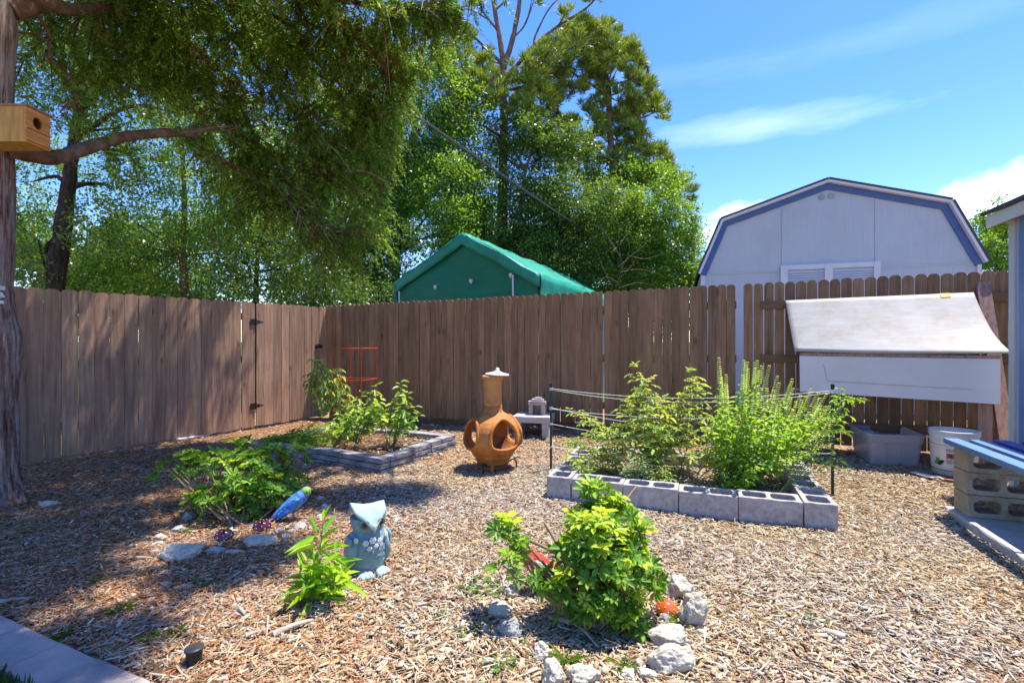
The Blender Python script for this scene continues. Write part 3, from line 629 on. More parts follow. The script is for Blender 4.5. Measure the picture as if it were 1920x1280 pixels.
a1 = math.atan2(E1[1], E1[0]); p_ = .395; GB = 'concrete blocks edging the vegetable bed'
mes = [block_mesh('concrete_block', .391, .192, .192, seed=k) for k in range(4)]
def bz(u, v): x, y = B2(u, v); return float(gz(x, y)) - .012
for i in range(4):
    u = .2 + p_ * (i + .5); put_block(mes[i], M['concrete'], u, .0965, bz(u, .1) + random.uniform(-.003, .003), a1 + random.uniform(-.006, .006), f'{ORD[i]} long-faced concrete block from the left in the bed\'s front row', GB)
for i in range(3):
    put_block(mes[i], M['concrete'], .0985, p_ * (i + .5), bz(.1, p_ * (i + .5)), a1 + math.pi / 2, ['front left corner block of the concrete bed, end face showing', 'middle block of the concrete bed\'s left side', 'rear block of the concrete bed\'s left side'][i], GB)
    put_block(mes[3 - i], M['concrete'], 1.885, p_ * (i + .5), bz(1.88, p_ * (i + .5)), a1 + math.pi / 2 + random.uniform(-.008, .008), ['front right corner block of the concrete bed, nearest the camera', 'middle hollow block of the concrete bed\'s right side', 'rear hollow block of the right side, by the far stake'][i], GB)
for i in range(4):
    u = .2 + p_ * (i + .5); put_block(mes[(i + 2) % 4], M['concrete'], u, 1.09, bz(u, 1.09), a1 + random.uniform(-.01, .01), f'{ORD[i]} concrete block from the left in the bed\'s back row', GB)
# stakes and twine round the bed
def stake(pt, z1, label):
    t = thing('garden_stake', label, 'stake', pt, 'stakes at the vegetable bed')
    mb = MB(); top = V((pt[0], pt[1], z1)); mb.tube([V(pt) - V((0, 0, .1)), top], .0115, 10); mb.build('post', M['stake'], t)
    mb = MB(); mb.tube([top - V((0, 0, .02)), top + V((0, 0, .012))], .014, 10); mb.build('cap', M['black'], t)
    return top
SLt = G(1033, 882); SRt = G(1561, 931); SBr = V((*B2(2.03, 1.25), .1)); SBl = V((*B2(.05, 1.3), .05))
stake(SLt, .835, 'dark green stake at the left end of the concrete bed'); stake(SRt, .90, 'dark green stake by the right front corner of the concrete bed')
def twine(a, b, sag, label, n=24, rad=.0024, knot=True):
    mb = MB(); a = V(a); b = V(b); pts = [a + (b - a) * (i / n) - V((0, 0, sag * 4 * (i / n) * (1 - i / n))) for i in range(n + 1)]
    mb.tube(pts, rad, 5)
    for q in (a, b):
        for k in range(3): mb.lathe([(.0125, -.003), (.0165, 0), (.0125, .003)], q + V((0, 0, (k - 1) * .005)), 10)
    solo('twine', mb, M['twine'], label, 'twine', (a + b) / 2 * 1.0 - V((0, 0, sag)), 'twine strung between the stakes')
def at(s, z): return V((s[0], s[1], z))
twine(at(SLt, .80), at(SRt, .86), .075, 'topmost white twine sagging between the two green stakes')
twine(at(SLt, .79), at(SRt, .845), .10, 'white twine just under the topmost one, sagging more')
twine(at(SLt, .615), at(SRt, .50), .07, 'white twine at mid height of the left stake')
twine(at(SLt, .605), at(SBr, .60), .06, 'white twine from the left stake towards the far right of the bed')
twine(at(SLt, .46), at(SRt, .36), .05, 'lower white twine running through the tomato leaves')
twine(at(SLt, .24), at(SRt, .365), .06, 'lowest white twine just above the bed')
stake(SBr, .70, 'short green stake behind the basil at the bed\'s rear corner')
# ------------------------------------------------------------------ ledge stone bed
def rough_box(mb, c, size, M3, amp=.006, seed=0, n=(6, 3, 3)):
    """box with split, uneven faces"""
    bm = bmesh.new(); bmesh.ops.create_cube(bm, size=1); bmesh.ops.subdivide_edges(bm, edges=list(bm.edges), cuts=5, use_grid_fill=True)
    vs = []; off = V((seed * 3.1, seed * 1.7, seed))
    for v in bm.verts:
        p = V((v.co.x * size[0], v.co.y * size[1], v.co.z * size[2]))
        p2 = p + off; nv = mn.noise_vector(p2 * 18) * amp + mn.noise_vector(p2 * 45) * amp * .5
        k = sum(abs(abs(v.co[i]) - .5) < 1e-4 for i in range(3))
        if k >= 2: p *= .985
        vs.append(V(c) + M3 @ (p + V((nv.x, nv.y, nv.z * .25))))
    idx = {v: i for i, v in enumerate(bm.verts)}; mb.add(vs, [tuple(idx[v] for v in f.verts) for f in bm.faces], False); bm.free()
GS = 'ledge stones edging the small bed'
def wall_run(start, d, inn, length, courses, h, lens, wname, thick=.115):
    ang = math.atan2(d[1], d[0]); M3 = Matrix.Rotation(ang, 3, 'Z')
    for cidx in range(courses):
        s = 0.0; k = 0
        while s < length - .04:
            L = min(random.choice(lens), length - s)
            if length - s - L < .09: L = length - s
            mid = start + d * (s + L / 2) + inn * (thick / 2 + random.uniform(-.008, .010) + (.006 if cidx == courses - 1 else 0))
            z = float(gz(*mid)) - .01 + h * (cidx + .5); mb = MB(); rough_box(mb, (mid[0], mid[1], z), (L - .010, thick + random.uniform(-.014, .012), h - .009), M3, .006 if h < .1 else .008, seed=len(bpy.data.objects) % 97)
            cn = {3: ['bottom', 'middle', 'top'], 1: ['only'], 2: ['bottom', 'top']}[courses][cidx]
            solo('ledge_stone', mb, M['ledge'], f'{ORD[min(k, 9)]} dark stone from the {wname[1]}, {cn} course, ledge bed\'s {wname[0]} side', 'stone', (mid[0], mid[1], z - h / 2), GS)
            s += L; k += 1
wall_run(FC, A1, B1, LA, 3, .0545, (.24, .33, .42, .30), ('front', 'right corner'))
wall_run(FC + B1 * .121, B1, A1, LB - .121, 3, .0545, (.20, .28, .38), ('right', 'front corner'))
wall_run(FC + B1 * (LB - .0) + A1 * .0 - B1 * .118 + A1 * .121, A1, B1, LA - .121, 1, .16, (.36, .42), ('back', 'right end'))
wall_run(FC + A1 * (LA - .118) + B1 * .121, B1, A1, LB - .36, 1, .16, (.36, .42), ('left', 'front end'))
# ------------------------------------------------------------------ chiminea
cc = V((-.187, 4.86, 0)); cc.z = float(gz(cc.x, cc.y))
t = thing('chiminea', 'terracotta chiminea with four arched openings and a white lid, between the beds', 'chiminea', cc)
prof = [(.128, .02), (.142, .05), (.163, .105), (.182, .135), (.187, .150), (.205, .175), (.235, .21), (.262, .255), (.272, .30), (.270, .345), (.258, .40), (.238, .445), (.208, .49), (.17, .525), (.13, .548), (.102, .565), (.092, .59), (.088, .63)]
def cat(prof, n=64):
    zs = [p[1] for p in prof]; rs = [p[0] for p in prof]; z = np.linspace(zs[0], zs[-1], n); return list(zip(np.interp(z, zs, rs), z))
pr = cat(prof, 90); SEG = 180; ZB, ZT, HW = .235, .515, .385       # openings: sill, head and half width (radians)
def opening(a, z):
    for k in range(4):
        d = (a - (math.pi * .25 - .28 + k * math.pi / 2) + math.pi) % (2 * math.pi) - math.pi
        if z < ZB or z > ZT: continue
        tt = (z - ZB) / (ZT - ZB); hw = HW * (min(1, (tt + .04) * 7) ** .5) * (1 if tt < .45 else math.sqrt(max(0, 1 - ((tt - .45) / .55) ** 2)) * 1.0)
        if abs(d) < hw * 1.42: return True
    return False
mb = MB(); vs = []; rot0 = 0
for r_, z in pr:
    for k in range(SEG):
        a = 2 * math.pi * k / SEG; rr = r_ * (1 + .012 * mn.noise(V((math.cos(a) * 3, math.sin(a) * 3, z * 9)))); vs.append(cc + V((rr * math.cos(a), rr * math.sin(a), z)))
fs = []
for i in range(len(pr) - 1):
    zc = (pr[i][1] + pr[i + 1][1]) / 2
    for k in range(SEG):
        a = 2 * math.pi * (k + .5) / SEG
        if not opening(a, zc): fs.append((i * SEG + k, i * SEG + (k + 1) % SEG, (i + 1) * SEG + (k + 1) % SEG, (i + 1) * SEG + k))
mb.add(vs, fs, True); M['terra_b'] = pm('stained_terracotta', [(.34, .11, .028), (.48, .185, .045), (.58, .26, .07)], 4, 8, (1, 1, 1.6), .72, .35, 26, stain=((.085, .03, .018), 3.2, 1.0), nrough=.65)
o = mb.build('body', M['terra_b'], t); cbody = o; so = o.modifiers.new('solid', 'SOLIDIFY'); so.thickness = .022; so.offset = -1
for k in range(4):
    a0 = math.pi * .25 - .28 + k * math.pi / 2; ring = []
    for i in range(48):
        q = 2 * math.pi * i / 48; zz = math.sin(q); xx = math.cos(q)
        if zz < 0: zz = -abs(zz) ** .45; 
        z = ZB + (ZT - ZB) * (.45 + (zz * .55 if zz > 0 else zz * .45)); xx2 = math.copysign(abs(xx) ** (.8 if zz < 0 else 1), xx)
        rr = float(np.interp(z, [p[1] for p in pr], [p[0] for p in pr])) + .004; a = a0 + xx2 * HW * 1.42
        ring.append(cc + V((rr * math.cos(a), rr * math.sin(a), z)))
    mb = MB(); mb.tube(ring + ring[:2], [.017 + .004 * mn.noise(p * 14) for p in ring + ring[:2]], 10, cap=False); mb.build('opening_rim', M['terra'], cbody)
mb = MB(); mb.lathe([(.086, .60), (.087, .70), (.089, .80), (.093, .865), (.098, .88), (.106, .89), (.108, .905), (.104, .918), (.086, .92), (.076, .91), (.074, .7), (.074, .60)], cc, 48); mb.build('chimney', pm('sunbleached_terracotta', [(.44, .17, .045), (.56, .25, .075), (.62, .32, .11)], 4, 8, (1, 1, 1.6), .75, .2, 22, stain=((.30, .11, .04), 5, .6)), t)
mb = MB(); mb.lathe([(.0, .925), (.112, .921), (.119, .928), (.112, .936), (.07, .945), (.032, .957), (.02, .968), (.018, .985), (.012, .994), (0, .996)], cc + V((-.006, 0, .002)), 40, 1, Matrix.Rotation(R(3), 3, 'Y')); mb.build('lid', M['glaze'], t)
mb = MB(); mb.lathe([(.188, .143), (.196, .150), (.196, .158), (.192, .166)], cc, 48); mb.build('band', M['terra'], cbody)
mb = MB()
mb.tube([cc + V((.15 * math.cos(q), .15 * math.sin(q), .07)) for q in lerp(0, 2 * math.pi, 30)], .007, 6, cap=False)
for q in (.15, 2.25, 4.36):
    u = V((math.cos(q), math.sin(q), 0)); mb.tube(smooth_path([cc + u * .15 + V((0, 0, .07)), cc + u * .2 + V((0, 0, .10)), cc + u * .235 + V((0, 0, .06)), cc + u * .225 + V((0, 0, -.005))]), .0075, 6)
    mb.tube(smooth_path([cc + u * .2 + V((0, 0, .10)), cc + u * .25 + V((0, 0, .115)), cc + u * .275 + V((0, 0, .10))]), .006, 6)
mb.build('iron_stand', M['black'], t)
mb = MB(); u = V((.0, -1, 0)); mb.tube([cc + u * .150 + V((0, 0, .11)), cc + u * .158 + V((0, 0, .06)), cc + u * .163 + V((0, 0, .0))], [.014, .016, .02], 10); mb.build('foot', M['terra'], t)
# ------------------------------------------------------------------ slab table and little brick lantern behind it
tb = V((.28, 6.28, 0)); tb.z = float(gz(tb.x, tb.y)); Mr = Matrix.Rotation(R(-14), 3, 'Z')
t = thing('slab_table', 'low grey slab on two block legs by the back fence', 'table', tb)
mb = MB(); rough_box(mb, tb + V((0, 0, .215)), (.47, .42, .075), Mr, .003, 5); mb.build('top', M['slab'], t)
for s in (-1, 1):
    mb = MB(); rough_box(mb, tb + Mr @ V((s * .175, 0, .085)), (.085, .38, .185), Mr, .003, 7 + s); mb.build('leg', M['slab'], t)
lt = tb + Mr @ V((.04, .03, .253))
t = thing('brick_lantern', 'small pinkish brick lantern with a pale cap, standing on the low slab', 'lantern', lt)
M['pinkbrick'] = pm('pink_brick', [(.26, .19, .165), (.36, .28, .25), (.44, .37, .34)], 12, 8, rough=.9, bump=.4, bscale=60, island=.1)
for s in (-1, 1):
    mb = MB(); rough_box(mb, lt + Mr @ V((s * .078, 0, .062)), (.052, .13, .12), Mr, .002, 11 + s); mb.build('side', M['pinkbrick'], t)
mb = MB(); rough_box(mb, lt + Mr @ V((0, .05, .062)), (.10, .03, .118), Mr, .002, 15); mb.build('back', M['pinkbrick'], t)
mb = MB(); rough_box(mb, lt + Mr @ V((0, 0, .146)), (.225, .165, .046), Mr, .002, 17); mb.build('roof', M['pinkbrick'], t)
mb = MB(); rough_box(mb, lt + Mr @ V((.005, 0, .182)), (.15, .11, .025), Mr, .002, 19); rough_box(mb, lt + Mr @ V((.01, 0, .204)), (.09, .075, .02), Mr, .002, 20); mb.build('cap', M['slab'], t)
# ------------------------------------------------------------------ bench of blocks and blue planks
bo = np.array([3.07, 3.36]); GBB = 'blocks stacked under the blue plank bench'
def BP(u, v, z=0): p = bo + E1 * u + E2 * v; return V((float(p[0]), float(p[1]), z))
g0 = float(gz(3.3, 3.3)) - .005
me_b = [block_mesh('concrete_block', .395, .147, .195, wall=.032, seed=20 + k) for k in range(3)]
for k in range(3):
    # cells lie level: turn the block on its side, opening towards the camera
    x = BP(.1975 + random.uniform(-.006, .006), .0 + random.uniform(-.004, .004)); o = link('concrete_block', me_b[k], M['concrete_b'], None, (x.x, x.y, g0 + .062 + .0745 + k * .1495))
    o.rotation_euler = (R(-90), 0, a1 + random.uniform(-.01, .01)); b_ = o.modifiers.new('bevel', 'BEVEL'); b_.width = .004; b_.segments = 2; b_.limit_method = 'ANGLE'; b_.angle_limit = R(60)
    tag(o, ['bottom block of the stack under the blue plank bench', 'middle block of the stack under the blue plank bench', 'top block of the stack, right under the blue planks'][k], 'block', GBB)
mb = MB(); rough_box(mb, BP(.31, .02, g0 + .028), (.70, .42, .066), Matrix.Rotation(a1, 3, 'Z'), .003, 31); solo('paving_slab', mb, M['slab'], 'grey paving slab under the block stack', 'slab', BP(.2, .02, g0), 'paving slabs under the bench')
for k in range(3):
    mb = MB(); rough_box(mb, BP(.31, -.402 - k * .408, g0 + .028 + random.uniform(-.003, .003)), (.70, .402, .064), Matrix.Rotation(a1, 3, 'Z'), .003, 32 + k)
    solo('paving_slab', mb, M['slab'], ['grey paving slab in front of the block stack, striped by plank shadows', 'grey paving slab at the right edge of the picture', 'outermost grey paving slab under the bench'][k], 'slab', BP(.2, -.4 - k * .41, g0), 'paving slabs under the bench')
near = BP(.1975, -1.55)
for k in range(3):
    o = link('concrete_block', me_b[k], M['concrete_b'], None, (near.x, near.y, g0 + .062 + .0745 + k * .1495)); o.rotation_euler = (R(-90), 0, a1); tag(o, 'block stacked under the near end of the blue bench, out of sight', 'block', GBB)
zt_ = g0 + .062 + 3 * .1495 + .001
M['blue_deep'] = pm('deep_blue_plank', [(.022, .075, .32), (.04, .11, .42)], 3, 7, rough=.45, bump=.12, bscale=14, island=.1, spec=.4)
for k, (u, v1, lab, mt) in enumerate(((.005, .235, 'leftmost pale blue plank of the bench', 'blue_paint'), (.150, .215, 'second blue plank of the bench from the left', 'blue_paint'), (.30, .27, 'deep blue plank, third of the bench from the left', 'blue_deep'), (.445, .24, 'deep blue plank at the right side of the bench', 'blue_deep'))):
    mb = MB(); mb.bar(BP(u, v1, zt_ + .019), BP(u, -1.75, zt_ + .019), .092, .037); solo('bench_plank', mb, M[mt], lab, 'plank', BP(u, -.7, zt_), 'blue planks of the bench', bevel=.003)
# ------------------------------------------------------------------ plywood box on legs against the fence
tl, tr = P(1473, 564, 5.44), P(1825, 549, 4.81); bl, br = P(1490, 658, 5.06), P(1896, 661, 4.17)
t = thing('plywood_box', 'weathered plywood box on legs with a warped sloping lid, against the fence', 'box', V((3.6, 4.75, float(gz(3.6, 4.75)))))
def lid(u, v):
    p = (tl * (1 - u) + tr * u) * (1 - v) + (bl * (1 - u) + br * u) * v
    p.z -= .085 * math.sin(math.pi * v) * (u ** 2.2) + .012 * math.sin(math.pi * v) * (1 - u); p.z += .020 * v * math.sin(math.pi * u) * -.6
    return p
mb = MB(); mb.grid(lid, 30, 16); lid_o = mb.build('lid', M['ply'], t, solid=.014)
f = [P(1499, 667, 5.03), P(1876, 673, 4.22), P(1876, 758, 4.22), P(1500, 734, 5.03)]
nb3 = V((f[1].y - f[0].y, -(f[1].x - f[0].x), 0)).normalized()
if nb3.y > 0: nb3 = -nb3
mb = MB(); mb.prism(f, -nb3 * .016); fp_o = mb.build('front_panel', M['whitewood'], t, bevel=.002)
mb = MB(); q = [f[0] + V((0, 0, .032)), f[1] + V((0, 0, .028)), f[1] + V((0, 0, .002)), f[0] + V((0, 0, .002))]; mb.prism([p - nb3 * .004 for p in q], -nb3 * .038); mb.build('top_rail', M['redwood'], t)
for a, b_, c in ():
    bk = V((tl.x, tl.y, 0)) if a is f[0] else V((tr.x, tr.y, 0)); s_ = -nb3 * .02; e_ = (f[1] - f[0]).normalized() * (.014 if a is f[0] else -.014)
    mb = MB(); mb.prism([a + s_, V((bk.x, bk.y, b_.z - .05)) + nb3 * .05, V((bk.x, bk.y, c.z)) + nb3 * .05, c + s_], e_); mb.build('side_panel', M['whitewood'], t)
mb = MB(); mb.prism([f[3] - nb3 * .02, f[2] - nb3 * .02, V((tr.x, tr.y, f[2].z)) + nb3 * .06, V((tl.x, tl.y, f[3].z)) + nb3 * .06], V((0, 0, .014))); mb.build('floor_panel', M['redwood'], t)
for px_, Y_ in ((1520, 5.10), (1846, 4.36)):
    q = P(px_, 750, Y_); mb = MB(); mb.box((q.x, q.y, (q.z + .0) / 2 + .06), (.095, .04, q.z - .04), Matrix.Rotation(math.atan2(nb3.x, -nb3.y), 3, 'Z')); mb.build('leg', M['redwood'], t)
a = P(1840, 516, 4.86); b_ = V((4.20, 4.18, float(gz(4.2, 4.18)) - .01)); mb = MB(); mb.bar(a, b_, .105, .038, up=(-nb3.y * .0 - .4, -.9, 0)); mb.build('brace', M['redwood'], t, bevel=.003)
h = lid(.86, .045) + V((0, -.004, .012)); mb = MB(); d_ = (tr - tl).normalized(); sl_ = (lid(.86, .2) - lid(.86, 0)).normalized(); Mh = Matrix((d_, sl_, d_.cross(sl_))).transposed()
mb.box(h, (.075, .022, .004), Mh); mb.box(h - sl_ * .026, (.075, .022, .004), Mh); mb.tube([h - sl_ * .013 - d_ * .038, h - sl_ * .013 + d_ * .038], .005, 8); mb.build('hinge', pm('brass_hinge', [(.45, .22, .04), (.62, .34, .08)], 30, 3, rough=.4, metallic=.5), lid_o)
# a thin scratched outline on the front panel
mb = MB(); ln_ = [f[0] * .86 + f[1] * .14 + V((0, 0, -.08)), f[0] * .84 + f[1] * .16 + V((0, 0, -.245)), f[0] * .30 + f[1] * .70 + V((0, 0, -.262)), f[0] * .12 + f[1] * .88 + V((0, 0, -.268))]
for i in range(3): mb.bar(ln_[i] + nb3 * .001, ln_[i + 1] + nb3 * .001, .003, .007)
mb.build('scratch_line', pm('rubbed_wood_line', [(.50, .40, .34), (.60, .50, .45)], 40, 4), fp_o)
# ------------------------------------------------------------------ clear plastic tote
bt = [V((3.30, 4.62, 0)), V((3.75, 4.50, 0)), V((3.97, 5.10, 0)), V((3.52, 5.22, 0))]; z0 = float(gz(3.6, 4.8)) + .012; HT = .285
t = thing('storage_tote', 'empty cloudy plastic storage tote under the plywood box', 'tote', V((3.635, 4.86, z0)))
cen = V((3.635, 4.86, 0))
def rrect(scale, z, rd=.05, n=5, push=0):
    """rounded outline of the tote at height z"""
    c4 = [cen + (p - cen) * scale for p in bt]; out_ = []
    for i in range(4):
        p, a, c = c4[i], c4[i - 1], c4[(i + 1) % 4]; da = (a - p).normalized(); dc = (c - p).normalized()
        for k in range(n + 1):
            q = k / n; s0_ = p + da * rd; s1_ = p + dc * rd; m = p
            x = s0_ * (1 - q) ** 2 + m * 2 * q * (1 - q) + s1_ * q ** 2; out_.append(V((x.x, x.y, z)))
    return out_
t1 = NT('cloudy_plastic'); bsdf = t1.n('ShaderNodeBsdfPrincipled', Roughness=.28); bsdf.inputs['Base Color'].default_value = (.62, .64, .70, 1); tr_ = t1.n('ShaderNodeBsdfTranslucent'); tr_.inputs[0].default_value = (.70, .71, .78, 1); tp_ = t1.n('ShaderNodeBsdfTransparent'); tp_.inputs[0].default_value = (.9, .92, .96, 1)
m1 = t1.n('ShaderNodeMixShader'); m1.inputs[0].default_value = .60; t1.l(bsdf.outputs[0], m1.inputs[1]); t1.l(tr_.outputs[0], m1.inputs[2]); m2 = t1.n('ShaderNodeMixShader'); m2.inputs[0].default_value = .10; t1.l(m1.outputs[0], m2.inputs[1]); t1.l(tp_.outputs[0], m2.inputs[2]); t1.l(m2.outputs[0], t1.out.inputs[0]); M['bin'] = t1.m
levels = [(.84, 0), (.852, .02), (.90, .16), (.93, HT - .075), (.955, HT - .07), (.965, HT - .012)]
mb = MB(); rings = [rrect(s, z0 + z) for s, z in levels]; nR = len(rings[0]); vs = sum(rings, []); mb.add(vs, [(i * nR + k, i * nR + (k + 1) % nR, (i + 1) * nR + (k + 1) % nR, (i + 1) * nR + k) for i in range(len(rings) - 1) for k in range(nR)] + [tuple(range(nR))[::-1]], False); bbd = mb.build('body', M['bin'], t, solid=.003)
mb = MB(); rings = [rrect(s, z0 + z) for s, z in ((.967, HT - .012), (1.02, HT - .014), (1.03, HT - .004), (1.015, HT + .002), (.965, HT))]; vs = sum(rings, []); mb.add(vs, [(i * nR + k, i * nR + (k + 1) % nR, (i + 1) * nR + (k + 1) % nR, (i + 1) * nR + k) for i in range(len(rings) - 1) for k in range(nR)]); mb.build('rim', M['bin'], t)
for fr in (.32, .40, .62, .70):          # moulded ribs on the front
    p0 = bt[0] * (1 - fr) + bt[1] * fr; q0_ = cen + (p0 - cen) * .86; q1_ = cen + (p0 - cen) * .945; mb = MB(); mb.tube([V((q0_.x, q0_.y, z0 + .01)), V((q1_.x, q1_.y, z0 + HT - .08))], .004, 6); mb.build('rib', M['bin'], bbd)
q = (bt[2] + bt[3]) / 2; q = cen + (q - cen) * .93; mb = MB(); mb.box((q.x - .08, q.y - .03, z0 + HT - .085), (.085, .003, .055), Matrix.Rotation(math.atan2(bt[1].y - bt[0].y, bt[1].x - bt[0].x), 3, 'Z')); mb.build('sticker', M['shed_white'], bbd)
# ------------------------------------------------------------------ bucket
bc = V((3.84, 4.33, 0)); bc.z = float(gz(bc.x, bc.y)) + .012; RB, HB = .150, .385
t = thing('plastic_bucket', 'white plastic bucket with a printed label, behind the blue bench', 'bucket', bc)
mb = MB(); mb.lathe([(0, .004), (RB - .012, .0), (RB, .006), (RB + .006, .12), (RB + .013, .25), (RB + .016, .252), (RB + .016, .262), (RB + .013, .266), (RB + .015, .30), (RB + .024, .302), (RB + .024, .312), (RB + .016, .316), (RB + .017, .345), (RB + .025, .348), (RB + .025, .358), (RB + .018, .36), (RB + .02, HB - .012), (RB + .026, HB - .01), (RB + .026, HB), (RB + .012, HB), (RB + .006, .2), (RB - .008, .012), (0, .012)], bc, 48); mb.build('body', M['white_plastic'], t)
def wrap(mb, a0, a1_, z0_, z1_, pro, n=10):
    def rad(z): return RB + .006 * min(z / .12, 1) + max(0, (z - .12)) * .007 / .13 + pro
    mb.grid(lambda u, v: bc + V((rad(z0_ + (z1_ - z0_) * v) * math.cos(a0 + (a1_ - a0) * u), rad(z0_ + (z1_ - z0_) * v) * math.sin(a0 + (a1_ - a0) * u), z0_ + (z1_ - z0_) * v)), n, 2)
def colr(name, c, rough=.5): return pm(name, [tuple(x * .88 for x in c), c], 20, 3, rough=rough)
cd = math.atan2(-bc.y, -bc.x)             # direction to the middle of the yard
mb = MB(); cd -= .36; wrap(mb, cd + .02, cd + .42, .10, .245, .0012); lbl = mb.build('label', colr('label_paper', (.72, .71, .70)), t)
mb = MB(); wrap(mb, cd + .06, cd + .38, .155, .20, .0022); mb.build('label_picture', colr('label_red', (.45, .07, .05)), lbl)
mb = MB()
for z in (.238, .230, .222, .214): wrap(mb, cd + .05, cd + .39, z - .004, z - .0005, .0024)
for z in (.148, .141, .134, .127, .120, .113): wrap(mb, cd + .06, cd + .36 - .05 * (int(z * 1000) % 2), z - .003, z, .0024)
wrap(mb, cd + .16, cd + .30, .165, .192, .0030); mb.build('label_print', colr('label_ink', (.05, .05, .055)), lbl)
mb = MB(); wrap(mb, cd - .46, cd - .26, .105, .150, .0015); wrap(mb, cd - .54, cd - .40, .095, .120, .0017); mb.build('logo_leaf', colr('logo_green', (.03, .30, .07)), t)
mb = MB(); mb.grid(lambda u, v: bc + V(((RB + .0105) * math.cos(cd - .36 + .38 * u), (RB + .0105) * math.sin(cd - .36 + .38 * u), .098 + .035 * u + (v - .5) * .04 * math.sin(math.pi * min(u + .08, 1)))), 12, 3); mb.build('logo_sweep', colr('logo_black', (.02, .02, .02)), t)
mb = MB()
for z in (.062, .275): mb.tube([bc + V(((RB + .006 + z * .03) * math.cos(q), (RB + .006 + z * .03) * math.sin(q), z + .012 * math.sin(q + 1))) for q in lerp(0, 2 * math.pi, 40)], .0024, 5, cap=False)
mb.build('handle_wire', M['black'], t)
# ------------------------------------------------------------------ hand tool on the mulch
a, b_, c = G(1706, 890), G(1752, 902), G(1800, 910)
for p in (a, b_, c): p.z += .022
t = thing('hand_trowel', 'garden trowel with a pale blade and red handle lying by the tote', 'trowel', b_)
d_ = (a - b_).normalized(); s_ = d_.cross(V((0, 0, 1))).normalized(); L_ = (a - b_).length
mb = MB(); mb.grid(lambda u, v: b_ + d_ * (u * L_) + s_ * ((v - .5) * .085 * (1 - .95 * max(0, u - .35) ** 1.6 * 2.0 if u > .35 else 1)) + V((0, 0, .016 * (2 * v - 1) ** 2 - .004 * u)), 14, 6); mb.build('blade', pm('pale_steel', [(.55, .52, .48), (.72, .70, .66)], 12, 6, rough=.4), t, solid=.003)
mb = MB(); mb.tube(smooth_path([b_ - d_ * -.02, b_ - d_ * .03 + V((0, 0, .02)), b_ - d_ * .07 + V((0, 0, .012))]), .009, 8); mb.build('neck', pm('worn_handle_neck', [(.45, .33, .27), (.6, .5, .43)], 12, 5), t)
mb = MB(); mb.tube(smooth_path([b_ - d_ * .06 + V((0, 0, .015)), b_ * .5 + c * .5 + V((0, 0, .006)), c + V((.05, 0, .004))]), [.012] * 12 + [.015], 10); mb.build('handle', pm('red_wood_handle', [(.22, .07, .045), (.33, .12, .085)], 12, 5, rough=.5), t)
# white plastic strip at the foot of the left fence, and the path light
a, b_ = G(330, 827), G(388, 818); mb = MB(); mb.bar(a + V((.02, 0, .025)), b_ + V((.02, 0, .025)), .05, .02); solo('plastic_strip', mb, M['shed_white'], 'short white plastic strip at the foot of the plank fence', 'strip', (a + b_) / 2, bevel=.004)
pl = G(364, 1248); t = thing('path_light', 'short black round light set in the mulch near the pavers', 'light', pl)
mb = MB(); mb.tube([pl - V((0, 0, .03)), pl + V((0, 0, .065))], [.026, .028], 20); mb.build('housing', M['black'], t)
mb = MB(); mb.lathe([(0, .074), (.027, .074), (.033, .072), (.034, .066), (.029, .064)], pl, 24); mb.build('cap', pm('dark_grey_cap', [(.035, .035, .04), (.06, .06, .065)], 20, 3, rough=.35), t)
# ------------------------------------------------------------------ bird house on the cedar
nb0 = V((-3.415, 3.50, 2.655))
t = thing('bird_house', 'wooden bird house with a round hole on the cedar trunk', 'bird house', nb0 + V((-.2, .09, 0)))
x0, x1, y0, y1, z0, z1 = -3.85, -3.415, 3.50, 3.685, 2.655, 2.905
mb = MB(); mb.box(((x0 + x1) / 2 - .008, y0 + .007, (z0 + z1) / 2), (x1 - x0 - .016, .014, z1 - z0)); mb.build('side_board', M['nest'], t)
mb = MB(); mb.box(((x0 + x1) / 2 - .008, y1 - .007, (z0 + z1) / 2), (x1 - x0 - .016, .014, z1 - z0)); mb.build('side_board', M['nest'], t)
mb = MB(); mb.box(((x0 + x1) / 2 - .008, (y0 + y1) / 2, z0 + .006), (x1 - x0 - .017, y1 - y0 - .0285, .012)); mb.build('floor', M['nest'], t)
mb = MB(); mb.box((x0 + .008, (y0 + y1) / 2, (z0 + z1) / 2), (.014, y1 - y0 - .029, z1 - z0 - .03)); mb.build('back_board', M['nest'], t)
# front with a real round hole
bm = bmesh.new(); hw, hh = (y1 - y0) / 2, (z1 - z0) / 2; vs = [bm.verts.new((x, y, 0)) for x, y in ((-hw, -hh), (hw, -hh), (hw, hh), (-hw, hh))]; es = [bm.edges.new((vs[i], vs[(i + 1) % 4])) for i in range(4)]
hv = [bm.verts.new((-.005 + .036 * math.cos(q * math.pi / 14), .036 + .041 * math.sin(q * math.pi / 14), 0)) for q in range(28)]; es += [bm.edges.new((hv[i], hv[(i + 1) % 28])) for i in range(28)]
bmesh.ops.triangle_fill(bm, use_beauty=True, edges=es); r = bmesh.ops.extrude_face_region(bm, geom=list(bm.faces)); bmesh.ops.translate(bm, vec=(0, 0, .014), verts=[g for g in r['geom'] if isinstance(g, bmesh.types.BMVert)]); bmesh.ops.recalc_face_normals(bm, faces=list(bm.faces))
Mf = Matrix(((0, 0, 1), (1, 0, 0), (0, 1, 0)))
for v in bm.verts: v.co = V((x1 - .0145, (y0 + y1) / 2, (z0 + z1) / 2)) + Mf @ v.co - wloc(t)
me = bpy.data.meshes.new('front_board'); bm.to_mesh(me); bm.free(); fbd = link('front_board', me, M['nest_f'], t)
